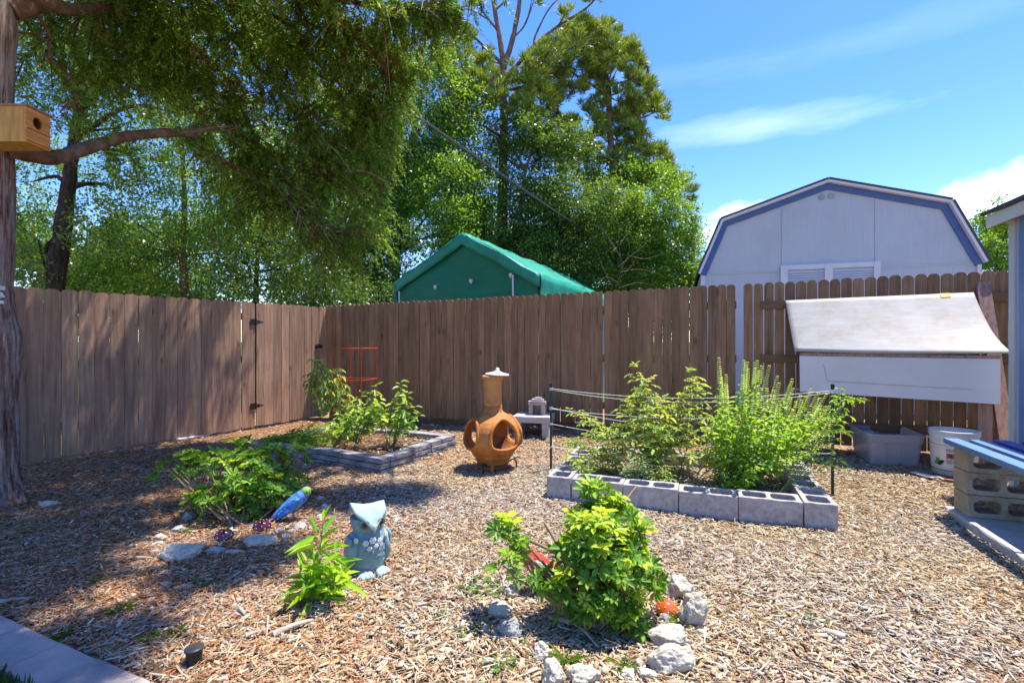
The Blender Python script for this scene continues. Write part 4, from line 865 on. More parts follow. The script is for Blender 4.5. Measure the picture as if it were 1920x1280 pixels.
for z, h_ in ((z0 + .105, .012), (z0 + .022, .016)):
    mb = MB(); mb.box((x1 + .007, (y0 + y1) / 2, z), (.013, y1 - y0 - .002, h_)); mb.build('ledge', M['nest_f'], fbd)
mb = MB(); mb.box(((x0 + x1) / 2 + .006, (y0 + y1) / 2, z1 + .006), (x1 - x0 + .024, y1 - y0 + .02, .011)); mb.build('roof', M['redwood'], t)
mb = MB(); mb.box(((x0 + x1) / 2, (y0 + y1) / 2, z0 + .05), (x1 - x0 - .06, y1 - y0 - .04, .002)); mb.build('inner_shade_sheet', M['dark_hole'], t)  # added near-black sheet, the shade inside the box put into its colour
# ------------------------------------------------------------------ owl statue
oc = G(690, 1068); oc.z -= .004; Mo = Matrix.Rotation(R(34), 3, 'Z')
M['owl'] = pm('blue_grey_glaze', [(.11, .19, .22), (.18, .29, .33), (.28, .40, .44)], 9, 9, (1, 1, 1.5), .62, .5, 34, None, 0, .3, stain=((.36, .34, .27), 7, .45))
M['owl_light'] = pm('pale_glaze', [(.24, .36, .385), (.34, .46, .48)], 12, 8, rough=.6, bump=.3, bscale=40)
M['owl_flower'] = pm('cream_glaze', [(.55, .58, .55), (.72, .73, .68)], 16, 6, rough=.6, bump=.3, bscale=40)
t = thing('owl_statue', 'blue-grey garden owl statue with pointed ear tufts, beside the leggy plant', 'statue', oc)
def ow(x, y, z): return oc + Mo @ V((x * .88, y * .92, z * .93))
prof = [(0, .0), (.078, .002), (.094, .02), (.108, .06), (.115, .11), (.113, .16), (.104, .205), (.094, .235), (.088, .252), (.092, .272), (.099, .30), (.100, .325), (.094, .348), (.078, .366), (.05, .378), (.02, .382), (0, .383)]
prof = [(float(np.interp(z, [p[1] for p in prof], [p[0] for p in prof])), z) for z in np.concatenate([np.linspace(0.0005, .36, 46), np.linspace(.363, .383, 8)])]
mb = MB(); seg = 64; vs = []
for r_, z in prof:
    for k in range(seg):
        a = 2 * math.pi * k / seg; x, y = r_ * math.cos(a), r_ * .88 * math.sin(a)
        if z > .26:                                   # wide head with a hollow face
            x *= 1.06; zz = z - .055 * max(0, (z - .325) / .055)
            if y < 0: y *= 1 - .14 * max(0, 1 - abs(z - .30) / .04)
        else: zz = z
        nn = .005 * mn.noise(V((x * 40, y * 40, z * 22))) + .0035 * mn.noise(V((x * 95, y * 95, z * 45))) + .0022 * math.sin(z * 210 + 3 * math.sin(a * 9))
        f_ = 1 + nn / max(r_, .03); vs.append(ow(x * f_, y * f_, zz))
mb.add(vs, [(i * seg + k, i * seg + (k + 1) % seg, (i + 1) * seg + (k + 1) % seg, (i + 1) * seg + k) for i in range(len(prof) - 1) for k in range(seg)], True); mb.build('body', M['owl'], t)
def capring():
    q = [V((.106, .012, .392)), V((.092, .060, .352)), V((.0, .094, .342)), V((-.092, .060, .356)), V((-.108, .010, .412)), V((-.098, -.052, .368)), V((-.052, -.094, .330)), V((0, -.124, .272)), V((.052, -.094, .326)), V((.098, -.052, .356))]
    out_ = []
    for k in range(10):
        a, b_ = q[k], q[(k + 1) % 10]
        for m in range(6): out_.append(a + (b_ - a) * (m / 6) + V((0, 0, .0022 * mn.noise(V((k * 3.1 + m, 1, 2))))))
    return out_
rg = capring(); nn_ = len(rg); vs = []; top_ = V((0, -.005, .388))
for lay in (0, 1):
    for i in range(9):
        ro = i / 8
        for p in rg:
            w_ = top_ + (p - top_) * ro; up = (p.z - top_.z) * (ro ** 1.7 - ro) + .018 * ro * (1 - ro); w_ = V((w_.x, w_.y, w_.z + up + .0025 * mn.noise(V((w_.x * 50, w_.y * 30, 1))))) if True else w_
            if lay: w_ = V((w_.x * .97, w_.y * .97, w_.z - .016 - .012 * (1 - ro)))
            vs.append(ow(*w_))
fs = [(i * nn_ + k, i * nn_ + (k + 1) % nn_, (i + 1) * nn_ + (k + 1) % nn_, (i + 1) * nn_ + k) for i in range(8) for k in range(nn_)]
fs += [tuple(a + 9 * nn_ for a in f_[::-1]) for f_ in fs] + [(8 * nn_ + k, 8 * nn_ + (k + 1) % nn_, 17 * nn_ + (k + 1) % nn_, 17 * nn_ + k) for k in range(nn_)]
mb = MB(); mb.add(vs, fs, True); mb.build('head_cap', M['owl_light'], t)
for s in (-1, 1):
    mb = MB(); c = ow(s * .045, -.080, .301); Me = Mo @ Matrix.Rotation(R(s * 24), 3, 'Z'); mb.ball(c, (.027, .010, .025), Me); mb.tube([c + Me @ V((.024 * math.cos(q), -.010, .022 * math.sin(q))) for q in lerp(0, 6.283, 20)], .004, 6, cap=False); eo = mb.build('eye', pm('amber_eye', [(.16, .15, .11), (.24, .21, .14)], 20, 5, rough=.4), t)
    mb = MB(); mb.ball(c + Me @ V((0, -.012, .001)), (.011, .006, .012), Me); mb.build('pupil', M['black'], eo)
    mb = MB(); mb.ball(ow(s * .100, .006, .145), (.030, .075, .092), Mo @ Matrix.Rotation(R(12), 3, 'X') @ Matrix.Rotation(R(-s * 7), 3, 'Y'), 22, 16)
    for r_ in range(4):
        for k in range(3 + (r_ > 0)): mb.ball(ow(s * (.121 - .002 * r_), -.045 + .03 * k + .006 * r_, .205 - .035 * r_), (.009, .017, .021), Mo)
    mb.build('wing', M['owl'], t)
    mb = MB()
    mb.ball(ow(s * .052, -.088, .022), (.036, .042, .022), Mo)
    for k in (-1, 0, 1): mb.tube(smooth_path([ow(s * .052 + k * .020, -.095, .028), ow(s * .052 + k * .024, -.126, .024), ow(s * .052 + k * .025, -.142, .007)], 5), [.015, .0165, .017, .0175, .0175, .0175, .0170, .016, .0145, .012, .008], 10)
    mb.build('foot', M['owl_light'], t)
mb = MB(); mb.tube(smooth_path([ow(0, -.094, .297), ow(0, -.112, .285), ow(0, -.110, .266)], 5), [.011, .0105, .010, .0095, .009, .008, .007, .006, .005, .003, .001], 10); mb.build('beak', pm('owl_beak', [(.33, .25, .14), (.45, .35, .2)], 15, 4), t)
for (a, z, r_) in ((-1.95, .186, .017), (-1.62, .196, .019), (-1.78, .158, .014), (-1.25, .188, .014), (-1.45, .165, .012), (-2.45, .200, .015), (-.72, .200, .015)):
    rr = float(np.interp(z, [p[1] for p in prof], [p[0] for p in prof])); c = V((rr * math.cos(a), rr * .88 * math.sin(a), z)); nn = V((math.cos(a), math.sin(a), 0)); tx = V((-math.sin(a), math.cos(a), 0))
    mb = MB(); Mf_ = Mo @ Matrix((tx, nn, V((0, 0, 1)))).transposed()
    for k in range(6): q = k * math.pi / 3; mb.ball(oc + Mo @ (c + tx * math.cos(q) * r_ * .62 + V((0, 0, math.sin(q) * r_ * .62)) + nn * .001), (r_ * .42, .0055, r_ * .42), Mf_, 10, 6)
    mb.ball(oc + Mo @ (c + nn * .003), (r_ * .3, .006, r_ * .3), Mf_, 10, 6); mb.build('flower', M['owl_flower'], t)
# ------------------------------------------------------------------ parrots
def parrot(base, ang, size, label, cols, tiltd=0.0):
    """bird leaning forward: tail low at -x, head at +x"""
    Mp = Matrix.Rotation(ang, 3, 'Z'); k = size
    def q(x, y, z): return base + Mp @ V((x * k, y * k, z * k))
    t = thing('parrot_figurine', label, 'figurine', base)
    spine = smooth_path([q(-.50, 0, .13), q(-.36, 0, .20), q(-.16, 0, .33), (q(.08, 0, .50)), q(.25, 0, .645), q(.36, 0, .755), q(.43, 0, .80), q(.475, 0, .79)], 5)
    n = len(spine); rad = np.interp(np.linspace(0, 1, n), [0, .12, .28, .45, .6, .72, .82, .93, 1], [.02, .08, .16, .195, .175, .12, .07, .05, .02]) * k
    mb = MB(); mb.tube(spine, list(rad), 24); mb.build('body', cols['body'], t)
    mb = MB(); mb.ball(q(.375, 0, .765), (.145 * k, .14 * k, .14 * k), Mp, 20, 14); mb.ball(q(.29, 0, .69), (.15 * k, .142 * k, .125 * k), Mp @ Matrix.Rotation(R(-50), 3, 'Y'), 20, 14); hd = mb.build('head', cols['head'], t)
    for s in (-1, 1):
        mb = MB(); Mw = Mp @ Matrix.Rotation(R(-41), 3, 'Y') @ Matrix.Rotation(R(s * 6), 3, 'Z'); mb.ball(q(-.07, s * .15, .40), (.37 * k, .05 * k, .135 * k), Mw, 24, 14)
        for r_ in range(3):
            for j in range(7): mb.ball(q(-.30 + .075 * j, s * (.188 - .008 * abs(j - 3)), .21 + .063 * j + (r_ - 1) * .055), (.055 * k, .014 * k, .026 * k), Mw, 8, 5)
        mb.build('wing', cols['wing'], t)
        mb = MB(); mb.ball(q(.405, s * .092, .775), (.058 * k, .04 * k, .055 * k), Mp, 14, 8); mb.build('cheek', cols['cheek'], hd)
        mb = MB(); mb.ball(q(.41, s * .128, .79), (.017 * k, .012 * k, .018 * k), Mp, 10, 6); mb.build('eye', M['black'], hd)
        mb = MB(); mb.tube(smooth_path([q(.0, s * .07, .36), q(.05, s * .075, .16), q(.06, s * .075, .02)], 4), .022 * k, 8)
        for j in (-1, 0, 1): mb.tube([q(.05, s * .075, .02), q(.13, s * .075 + j * .045, .0)], .016 * k, 6)
        mb.build('foot', cols['tail'], t)
    mb = MB(); mb.tube(smooth_path([q(.46, 0, .80), q(.535, 0, .775), q(.555, 0, .71), q(.535, 0, .655)], 5), list(np.interp(np.linspace(0, 1, 16), [0, .4, .8, 1], [.058, .052, .028, .006]) * k), 14); mb.tube([q(.465, 0, .735), q(.515, 0, .69)], [.036 * k, .015 * k], 10); mb.build('beak', M['black'], hd)
    mb = MB()
    for j in (-1, 0, 1): mb.tube(smooth_path([q(-.34, j * .03, .20), q(-.52, j * .04, .08), q(-.66, j * .035, .03)], 4), [.03 * k] * 4 + [.034 * k] * 4 + [.012 * k], 10)
    mb.build('tail', cols['tail'], t)
    return t
def fpat(name, a, b, c): return pm(name, [tuple(x * .7 for x in a), b, tuple(min(.8, x * 1.25 + .04) for x in c)], 48, 4, (1, 1, 1), .4, .6, 70, None, 0, .4)
pb = G(546, 978); pb.z += .005
parrot(pb, R(18), .255, 'blue parrot figurine with a green head beside the left shrub', dict(body=fpat('blue_feather', (.03, .11, .36), (.06, .22, .58), (.16, .36, .68)), wing=fpat('blue_wing', (.02, .09, .40), (.05, .22, .62), (.12, .34, .55)), head=fpat('green_head', (.10, .22, .03), (.20, .36, .05), (.32, .46, .12)), cheek=fpat('pale_cheek', (.55, .6, .55), (.7, .74, .7), (.75, .78, .75)), tail=fpat('pink_tail', (.45, .10, .09), (.58, .19, .16), (.6, .25, .2))), 0)
pr_ = G(1022, 1100)
parrot(pr_ + V((-.01, -.05, .0)), R(188), .265, 'red and pale green parrot figurine half hidden by the front shrub', dict(body=fpat('red_feather', (.50, .012, .010), (.66, .025, .015), (.72, .06, .03)), wing=fpat('pale_green_wing', (.30, .50, .30), (.55, .68, .48), (.70, .76, .62)), head=fpat('red_head', (.50, .012, .010), (.66, .025, .015), (.72, .05, .03)), cheek=fpat('red_cheek', (.55, .02, .012), (.66, .03, .02), (.7, .07, .04)), tail=fpat('yellow_tail', (.55, .40, .06), (.3, .45, .1), (.2, .35, .1))), 0)
# ------------------------------------------------------------------ glass toadstool caps
def toadstool(p, r_, cols, label):
    t = thing('glass_toadstool', label, 'ornament', p, 'glass toadstools among the rocks')
    mb = MB(); mb.lathe([(.0, .95), (.25, .93), (.5, .83), (.75, .62), (.92, .36), (1.0, .12), (.97, .02), (.6, .05), (.3, .06)], p + V((0, 0, .012)), 32, 1, Matrix.Scale(r_, 3)); mb.build('cap', pm('red_glass', cols, 5, 4, rough=.08, spec=.7, coat=.6), t); cap_ = t.children[0]
    mb = MB(); mb.tube([p - V((0, 0, .02)), p + V((0, 0, .02))], r_ * .35, 12); mb.build('stem', M['glaze'], t)
    mb = MB()
    for k in range(22):
        a = k * 2.399; e = .12 + .86 * (k / 22) ** .6; rr = math.sin(e * 1.45); zz = float(np.interp(rr, [0, .25, .5, .75, .92, 1], [.95, .93, .83, .62, .36, .12])); mb.ball(p + V((0, 0, .012)) + V((rr * math.cos(a), rr * math.sin(a), zz)) * r_, r_ * .055, seg=8, rings=5)
    mb.build('dots', M['shed_white'], cap_)
DR = [(.045, .004, .004), (.09, .006, .005)]
toadstool(G(420, 1012), .062, DR, 'dark red glass toadstool with white dots, left of the two under the shrub')
toadstool(G(491, 994), .062, DR, 'dark red glass toadstool with white dots, right of the two by the parrot')
toadstool(G(1250, 1150), .056, [(.42, .05, .008), (.58, .16, .015)], 'orange glass toadstool with white dots beside the front shrub')
# ------------------------------------------------------------------ rocks
def rock(px0, py0, px1, py1, label, mat='lime', flat=None, seed=None, name='rock', depth=1.0, sink=.25, cat='rock', grp='pale rocks on the mulch'):
    """rock whose seen outline spans the given pixel box, resting on the ground"""
    base = G((px0 + px1) / 2, py1 - (py1 - py0) * .12); Y_ = base.y; wd = (px1 - px0) / F * Y_; k = (H - 0) / math.hypot(H, Y_)
    ht = max((py1 - py0) / F * Y_, .02); hh = (ht / 1.0) * (.62 if flat is None else flat); dp = max(wd * .55, (ht - hh * .8) / max(k, .2)) * depth; dp = min(dp, wd * 1.1)
    sd_ = seed if seed is not None else hash(label) % 1000; sd_ = sum(ord(ch) * (i + 3) for i, ch in enumerate(label)) % 997
    bm = bmesh.new(); bmesh.ops.create_icosphere(bm, subdivisions=5, radius=1); off = V((sd_ * .37, sd_ * .71, sd_ * .13)); vs = []
    cuts = [(V((random.gauss(0, 1), random.gauss(0, 1), random.gauss(0, .7))).normalized(), random.uniform(.66, .9)) for _ in range(11)]
    for v in bm.verts:
        p = v.co.copy()
        for n_, d_ in cuts:
            e = p.dot(n_) - d_
            if e > 0: p -= n_ * e * .92
        q = p + off; p = p * (1 + .20 * mn.noise(q * 1.6) + .13 * mn.noise(q * 3.7) + .07 * mn.noise(q * 8) - .10 * max(0, mn.noise(q * 13) - .1) - .06 * abs(mn.noise(q * 5 + V((4, 4, 4)))))
        vs.append(V((base.x + p.x * wd * .57, base.y + dp * .3 + p.y * dp * .56, base.z + hh * (.5 - sink * .5) + p.z * hh * .80)))
    mb = MB(); ix = {v: i for i, v in enumerate(bm.verts)}; mb.add(vs, [tuple(ix[v] for v in f_.verts) for f_ in bm.faces], True); bm.free()
    return solo(name, mb, M[mat], label, cat, base, grp)
for r_ in [
 (297, 1015, 368, 1055, 'largest pale limestone rock left of the dark red toadstools'), (451, 1000, 511, 1030, 'angular pale rock just below the right dark red toadstool'),
 (375, 1025, 416, 1043, 'flat grey rock between the two biggest rocks of the left ring', 'lime_g'), (524, 998, 541, 1018, 'small upright rock right of the angular rock'), (514, 988, 530, 1003, 'small pale rock leaning behind the small upright rock'),
 (537, 991, 552, 1003, 'tiny white rock right of the small upright rock'), (547, 979, 569, 996, 'smooth cream rock below the blue parrot\'s tail'), (580, 983, 592, 990, 'tiny grey rock between cream rock and leggy plant', 'lime_g'),
 (336, 960, 361, 979, 'bluish grey rock left of the left shrub', 'lime_g'), (319, 986, 342, 1003, 'long greenish grey rock above the largest rock', 'lime_g'), (285, 1000, 307, 1015, 'tan rock topmost of three beside the largest rock'),
 (282, 1015, 301, 1028, 'white rock in the middle of three beside the largest rock'), (277, 1030, 297, 1041, 'flat cream rock lowest of three beside the largest rock'), (591, 929, 605, 941, 'white rock right of the blue parrot\'s head'),
 (599, 943, 615, 959, 'grey rock below the white one right of the parrot', 'lime_g'), (591, 962, 606, 977, 'pale rock at the tip of the leggy plant'), (65, 939, 104, 953, 'flat white stone lying near the cedar trunk'), (418, 1030, 456, 1042, 'low cream rock left of the angular rock'),
 (1248, 1078, 1303, 1132, 'brownish slab rock behind the orange toadstool'), (1282, 1108, 1332, 1186, 'tall white rock right of the orange toadstool'), (1223, 1172, 1298, 1222, 'big blocky rock behind the cracked one, right of the front shrub'), (1222, 1210, 1305, 1274, 'biggest cracked limestone block at the bottom, right of the front shrub'),
 (1015, 1236, 1062, 1300, 'tall rock cut by the bottom edge of the picture'), (1064, 1246, 1123, 1296, 'white lumpy rock at the bottom edge'), (1163, 1252, 1194, 1280, 'small white rock at the bottom, right of the lumpy one'), (1192, 1236, 1212, 1259, 'upright white pebble left of the biggest block'),
 (1196, 1254, 1232, 1282, 'white rock at the bottom, touching the biggest block'), (1001, 1206, 1036, 1248, 'rough cream rock in front of the front shrub'), (935, 1159, 976, 1204, 'grey and white rock left of the front shrub', 'lime_g'), (918, 1126, 961, 1162, 'cream rounded rock above the grey and white one'),
 (899, 1174, 917, 1190, 'white pebble left of the grey and white rock'), (943, 1095, 976, 1126, 'pale rock under the low left twig of the front shrub'), (988, 1068, 1006, 1086, 'white rock beside the red parrot'), (902, 1232, 928, 1250, 'sunken grey rock at lower left of the front shrub', 'lime_g'),
 (1307, 1180, 1329, 1202, 'small white rock below the tall white one'), (1136, 1243, 1159, 1256, 'flat cream rock in front of the front shrub\'s shade'), (1238, 1150, 1262, 1170, 'small grey rock under the orange toadstool', 'lime_g')]:
    rock(*r_[:5], mat=r_[5] if len(r_) > 5 else 'lime')
# ------------------------------------------------------------------ loose wood
def stick(pts, r0, r1, label, mat='deadwood', name='stick', cat='stick', grp=None):
    mb = MB(); pp = smooth_path(pts, 6); n = len(pp); mb.tube(pp, list(np.linspace(r0, r1, n)), 8, wob=.35); return solo(name, mb, M[mat], label, cat, V(pts[0]), grp)
def gp(x, y, dz=.02): p = G(x, y); return p + V((0, 0, dz))
stick([gp(1062, 1168), gp(1095, 1195, .03), gp(1122, 1222)], .008, .005, 'grey stick lying in the shade in front of the front shrub')
stick([gp(1048, 1172, .03), gp(1075, 1180, .03)], .013, .010, 'thick broken stick end under the front shrub')
stick([gp(1205, 1166, .02), gp(1224, 1158, .03)], .010, .008, 'short stub of wood between front shrub and orange toadstool')
stick([gp(1140, 1240, .01), gp(1156, 1222, .02)], .006, .004, 'thin stick pointing at the front shrub')
stick([gp(512, 1200), gp(548, 1186, .03), gp(586, 1170, .02)], .016, .007, 'long weathered bark strip near the leggy plant', grp='bark strips in the mulch')
stick([gp(460, 1200), gp(500, 1188, .02)], .011, .005, 'short weathered bark strip left of the long one', grp='bark strips in the mulch')
stick([gp(0, 1135, .02), gp(30, 1130, .02), gp(58, 1128, .02)], .012, .006, 'pale bark strip near the left edge', grp='bark strips in the mulch')
stick([gp(1552, 1192, .015), gp(1568, 1197, .018), gp(1584, 1201, .015)], .018, .016, 'stubby tan cork-like log piece on the open mulch', 'deadwood', 'log_piece', 'log')
stick([gp(1566, 1150, .012), gp(1600, 1168, .014)], .007, .004, 'thin dark twig on the open mulch')
# ------------------------------------------------------------------ garden plants
YG = [(.120, .240, .022), (.204, .348, .034), (.300, .432, .048), (.396, .504, .072)]
MG = [(.042, .132, .018), (.072, .198, .024), (.120, .264, .036), (.180, .336, .048)]
DG = [(.024, .078, .014), (.042, .120, .022), (.072, .168, .030), (.108, .216, .036)]
M['sch'] = leafmat('umbrella_leaf', [(.071, .193, .025), (.116, .270, .032), (.181, .361, .045), (.258, .438, .057)], .45, .4, .25); M['sch_y'] = leafmat('young_umbrella_leaf', [(.258, .425, .039), (.361, .540, .057), (.490, .644, .077), (.592, .708, .116)], .5, .42, .25)
M['sch_d'] = leafmat('shaded_umbrella_leaf', DG, .35, .3, .5)
M['herb'] = leafmat('herb_leaf', [(.120, .247, .045), (.195, .345, .060), (.300, .450, .083), (.390, .525, .105)], .42, .5, .3)
M['tomato'] = leafmat('tomato_leaf', [(.132, .259, .058), (.215, .362, .083), (.314, .466, .116), (.495, .569, .149), (.594, .517, .116)], .42, .55, .25)
M['basil'] = leafmat('basil_leaf', [(.150, .330, .030), (.240, .450, .045), (.330, .540, .068), (.450, .630, .105)], .42, .45, .35)
M['spike'] = leafmat('basil_flower', [(.360, .588, .126), (.540, .756, .216), (.756, .850, .360), (.828, .840, .432)], .3, .7, .15)
M['silver'] = leafmat('silver_leaf', [(.270, .390, .195), (.390, .510, .285), (.495, .615, .375)], .3, .7, .15)
M['pepper'] = leafmat('pepper_leaf', [(.149, .310, .050), (.231, .431, .066), (.363, .552, .099), (.561, .724, .198)], .4, .38, .45)
M['milk'] = leafmat('lance_leaf', [(.135, .330, .022), (.225, .465, .033), (.330, .570, .045), (.450, .660, .068)], .42, .38, .4)
M['weed'] = leafmat('weed_leaf', [(.05, .12, .02), (.10, .20, .03), (.18, .26, .05)], .4, .5, .3)
def frame(d):
    d = nz(d); a = np.where(np.abs(d[:, 2:3]) > .9, np.array([[1., 0, 0]]), np.array([[0, 0, 1.]])); x = nz(np.cross(d, a)); return x, np.cross(d, x)
def umbrellas(pos, axis, L, W, k=8, spread=.25, droop=.35):
    """palmate whorls: k leaflets round each axis"""
    n = len(pos); x, y = frame(axis); axis = nz(axis); P_, D_, N_, LL = [], [], [], []; ph = rng.uniform(0, 6.28, n)
    for j in range(k):
        a = ph + j * 2 * math.pi / k + rng.normal(0, .10, n); d = x * np.cos(a)[:, None] + y * np.sin(a)[:, None]
        e = spread + rng.normal(0, .12, n); dd = nz(d + axis * e[:, None]); P_.append(pos + dd * (L * .10)[:, None]); D_.append(dd); N_.append(nz(axis - dd * np.sum(axis * dd, 1)[:, None] + 1e-4)); LL.append(L * rng.uniform(.8, 1.1, n))
    P_, D_, N_, LL = map(np.concatenate, (P_, D_, N_, LL)); return leaf6(P_, D_, N_, LL, LL * W, .22, droop, .5, .8, .46)
def schefflera(base, label, blobs, nwh, lf=.062, mats=('sch', 'sch_y'), young=.35, twigs=()):
    """blobs: (centre, radii); whorls sit on short stalks all over them and face out and up"""
    t = thing('umbrella_shrub', label, 'shrub', base)
    P_, A_, Yg = [], [], []; tot = sum(b[1].x * b[1].y + b[1].x * b[1].z for b in blobs)
    for c, r in blobs:
        n = max(6, int(nwh * (r.x * r.y + r.x * r.z) / tot)); d = rdir(n); d[:, 2] = np.where(d[:, 2] < -.55, -d[:, 2], d[:, 2]); q = rng.uniform(.45, 1.0, n) ** .6
        kc = max(3, n // 4); ci = rng.integers(0, kc, n); d = nz(d[ci] + rng.normal(0, .22, (n, 3))); q = q[ci] * rng.uniform(.86, 1.1, n); p = np.array(c) + d * np.array(r) * q[:, None] + rng.normal(0, .016, (n, 3)); p[:, 2] = np.maximum(p[:, 2], base.z + .03)
        P_.append(p); A_.append(nz(d * .75 + np.array([0, 0, .85]) + rng.normal(0, .4, (n, 3)))); Yg.append(np.clip((d[:, 2] * q - .1), 0, 1))
    P_, A_, Yg = map(np.concatenate, (P_, A_, Yg)); yy = rng.uniform(0, 1, len(P_)) < np.clip(Yg * 1.1, 0, 1) * young * 2.0
    mb = MB(); cen = np.mean(P_, 0); nst = 0
    for c, r in blobs:
        for k in range(3):
            e = V(c) + V((random.uniform(-.5, .5) * r.x, random.uniform(-.5, .5) * r.y, random.uniform(-.2, .6) * r.z)); b_ = V(base) + V((random.uniform(-.05, .05), random.uniform(-.04, .04), 0)); m = (b_ + e) / 2 + V((random.uniform(-.04, .04), random.uniform(-.04, .04), -.02)); mb.tube(smooth_path([b_, m, e], 5), list(np.linspace(.010, .004, 11)), 6)
    for i in range(0, len(P_), 2):                       # leaf stalks
        p = V(P_[i]); q = p - V(A_[i]) * random.uniform(.05, .10) - V((0, 0, .02)); mb.tube([q, p], .0016, 4, cap=False)
    for tw in twigs: mb.tube(smooth_path(tw, 5), list(np.linspace(.009, .005, 5 * (len(tw) - 1) + 1)), 7, wob=.3)
    mb.build('stems', M['stem_b'], t)
    for nm, msk, mt in (('foliage', ~yy, mats[0]), ('young_foliage', yy, mats[1])):
        if msk.sum() == 0: continue
        n = int(msk.sum()); v, f = umbrellas(P_[msk], A_[msk], lf * rng.uniform(.6, 1.3, n), .36, 8, .50, .22); fast(nm, v, f, M[mt], t)
    return t
def bl(px, py, rx, ry, Y_, dz=.8): c = P(px, py, Y_); return (c, V((rx / F * Y_, rx / F * Y_ * dz, ry / F * Y_)))
# front shrub
fb = G(1112, 1175); Yf = fb.y + .02
schefflera(fb, 'bright green umbrella shrub in the foreground ringed by pale rocks', [bl(1122, 1060, 84, 92, Yf), bl(1100, 1122, 56, 62, Yf - .08), bl(1160, 1100, 62, 72, Yf - .05), bl(1135, 985, 62, 52, Yf + .12), bl(1122, 932, 30, 30, Yf + .16), bl(1190, 1010, 32, 48, Yf + .05), bl(1080, 1005, 32, 40, Yf + .08), bl(1205, 1085, 38, 45, Yf), bl(1070, 1060, 28, 40, Yf), bl(1185, 1160, 38, 40, Yf - .06), bl(1110, 1160, 50, 35, Yf - .1), bl(957, 1000, 25, 26, Yf + .1), bl(950, 1072, 20, 26, Yf - .05), bl(975, 1025, 12, 12, Yf + .05), bl(1008, 1100, 12, 8, Yf - .05)], 390, .053, ('sch', 'sch_y'), .48,
           twigs=[[fb + V((-.02, 0, .22)), P(1040, 1035, Yf + .02), P(990, 1012, Yf + .08), P(955, 998, Yf + .1), P(912, 974, Yf + .12)], [P(1060, 1050, Yf), P(1042, 1015, Yf + .08), P(1020, 980, Yf + .1)], [fb + V((.02, 0, .3)), P(1140, 985, Yf + .1), P(1168, 945, Yf + .2), P(1193, 912, Yf + .3)], [fb + V((0, 0, .05)), P(1020, 1112, Yf - .02), P(960, 1080, Yf - .05)]])
# left shrub
lb = G(452, 985); Yl = lb.y + .2
schefflera(lb, 'spreading umbrella shrub on the left behind the dark red toadstools', [bl(470, 905, 75, 62, Yl), bl(495, 870, 55, 40, Yl + .15), bl(500, 930, 60, 45, Yl - .05), bl(390, 880, 55, 38, Yl + .1), bl(330, 890, 32, 26, Yl), bl(345, 870, 35, 20, Yl + .2), bl(405, 930, 48, 28, Yl - .15), bl(375, 940, 22, 18, Yl - .2), bl(540, 895, 30, 34, Yl + .15), bl(552, 905, 18, 18, Yl + .2), bl(450, 950, 50, 28, Yl - .08), bl(555, 855, 26, 20, Yl + .25), bl(440, 845, 18, 12, Yl + .3), bl(488, 832, 22, 12, Yl + .2), bl(515, 950, 20, 16, Yl)], 360, .056, ('sch', 'sch_y'), .32,
           twigs=[[lb, P(425, 972, Yl - .08), P(395, 958, Yl - .15)], [lb + V((.03, 0, 0)), P(470, 955, Yl), P(463, 930, Yl)], [lb + V((.1, 0, 0)), P(497, 960, Yl), P(512, 940, Yl)], [lb + V((0, .2, .3)), P(420, 878, Yl + .1), P(375, 868, Yl + .1)]])
# leafy plants on stems
def stems_plant(name, label, cat, base, stems, mat, L, Wr, per, droop=.5, cluster=None, group=None, stem_r=.004, stem_mat='stem', up=.35, tipscale=.6, start=.25, extra=None, leafname='foliage'):
    """stems: world paths; leaves set alternately up each stem; cluster=(k, spread) makes compound leaves"""
    t = thing(name, label, cat, base, group); P_, D_, LL = [], [], []; sm = MB()
    for st in stems:
        pts = smooth_path(st, 6); n = len(pts); sm.tube(pts, list(np.linspace(stem_r, stem_r * .4, n)), 6); cum = np.linspace(0, 1, n); ph = random.uniform(0, 6.28)
        pn_ = np.array([tuple(p) for p in pts]); ln = float(np.sum(np.linalg.norm(np.diff(pn_, axis=0), axis=1))); k = max(3, int(per * ln))
        for i in range(k):
            u = start + (1 - start) * (i + random.random() * .6) / k; u = min(u, 1); p = np.array([np.interp(u, cum, pn_[:, j]) for j in range(3)]); a = ph + i * 2.4 + random.uniform(-.5, .5)
            el = up + random.uniform(-.3, .35) + (.5 if u > .93 else 0); d = np.array([math.cos(a) * math.cos(el), math.sin(a) * math.cos(el), math.sin(el)]); l_ = L * random.uniform(.65, 1.2) * (1 - (1 - tipscale) * max(0, (u - .6) / .4))
            if cluster:
                kk, sp = cluster; rl = l_ * sp; q = p + d * rl + np.array([0, 0, -rl * .25]); sm.tube([V(p), V((p + q) / 2 + np.array([0, 0, rl * .08])), V(q)], stem_r * .3, 4, cap=False); sd_ = np.cross(d, [0, 0, 1.]); sd_ /= np.linalg.norm(sd_)
                P_.append(q); D_.append(d + np.array([0, 0, -.3])); LL.append(l_)
                for j in range(kk):
                    s = 1 if j % 2 else -1; f_ = .35 + .6 * (j // 2 + .5) / (kk / 2); P_.append(p + d * rl * f_ + np.array([0, 0, -rl * .2 * f_])); D_.append(d * .45 + sd_ * s + rng.normal(0, .2, 3)); LL.append(l_ * random.uniform(.55, .9))
            else: P_.append(p + d * l_ * .12); D_.append(d); LL.append(l_)
    sm.build('stems', M[stem_mat], t); P_, D_, LL = np.array(P_), np.array(D_), np.array(LL); n = len(P_)
    nn = np.tile([0, 0, 1.], (n, 1)) + rng.normal(0, .35, (n, 3)); v, f = leaf6(P_, D_, nn, LL, LL * Wr, .18, droop * rng.uniform(.5, 1.4, n)[:, None], .38, .72, .36); fast(leafname, v, f, M[mat], t)
    if extra: extra(t)
    return t
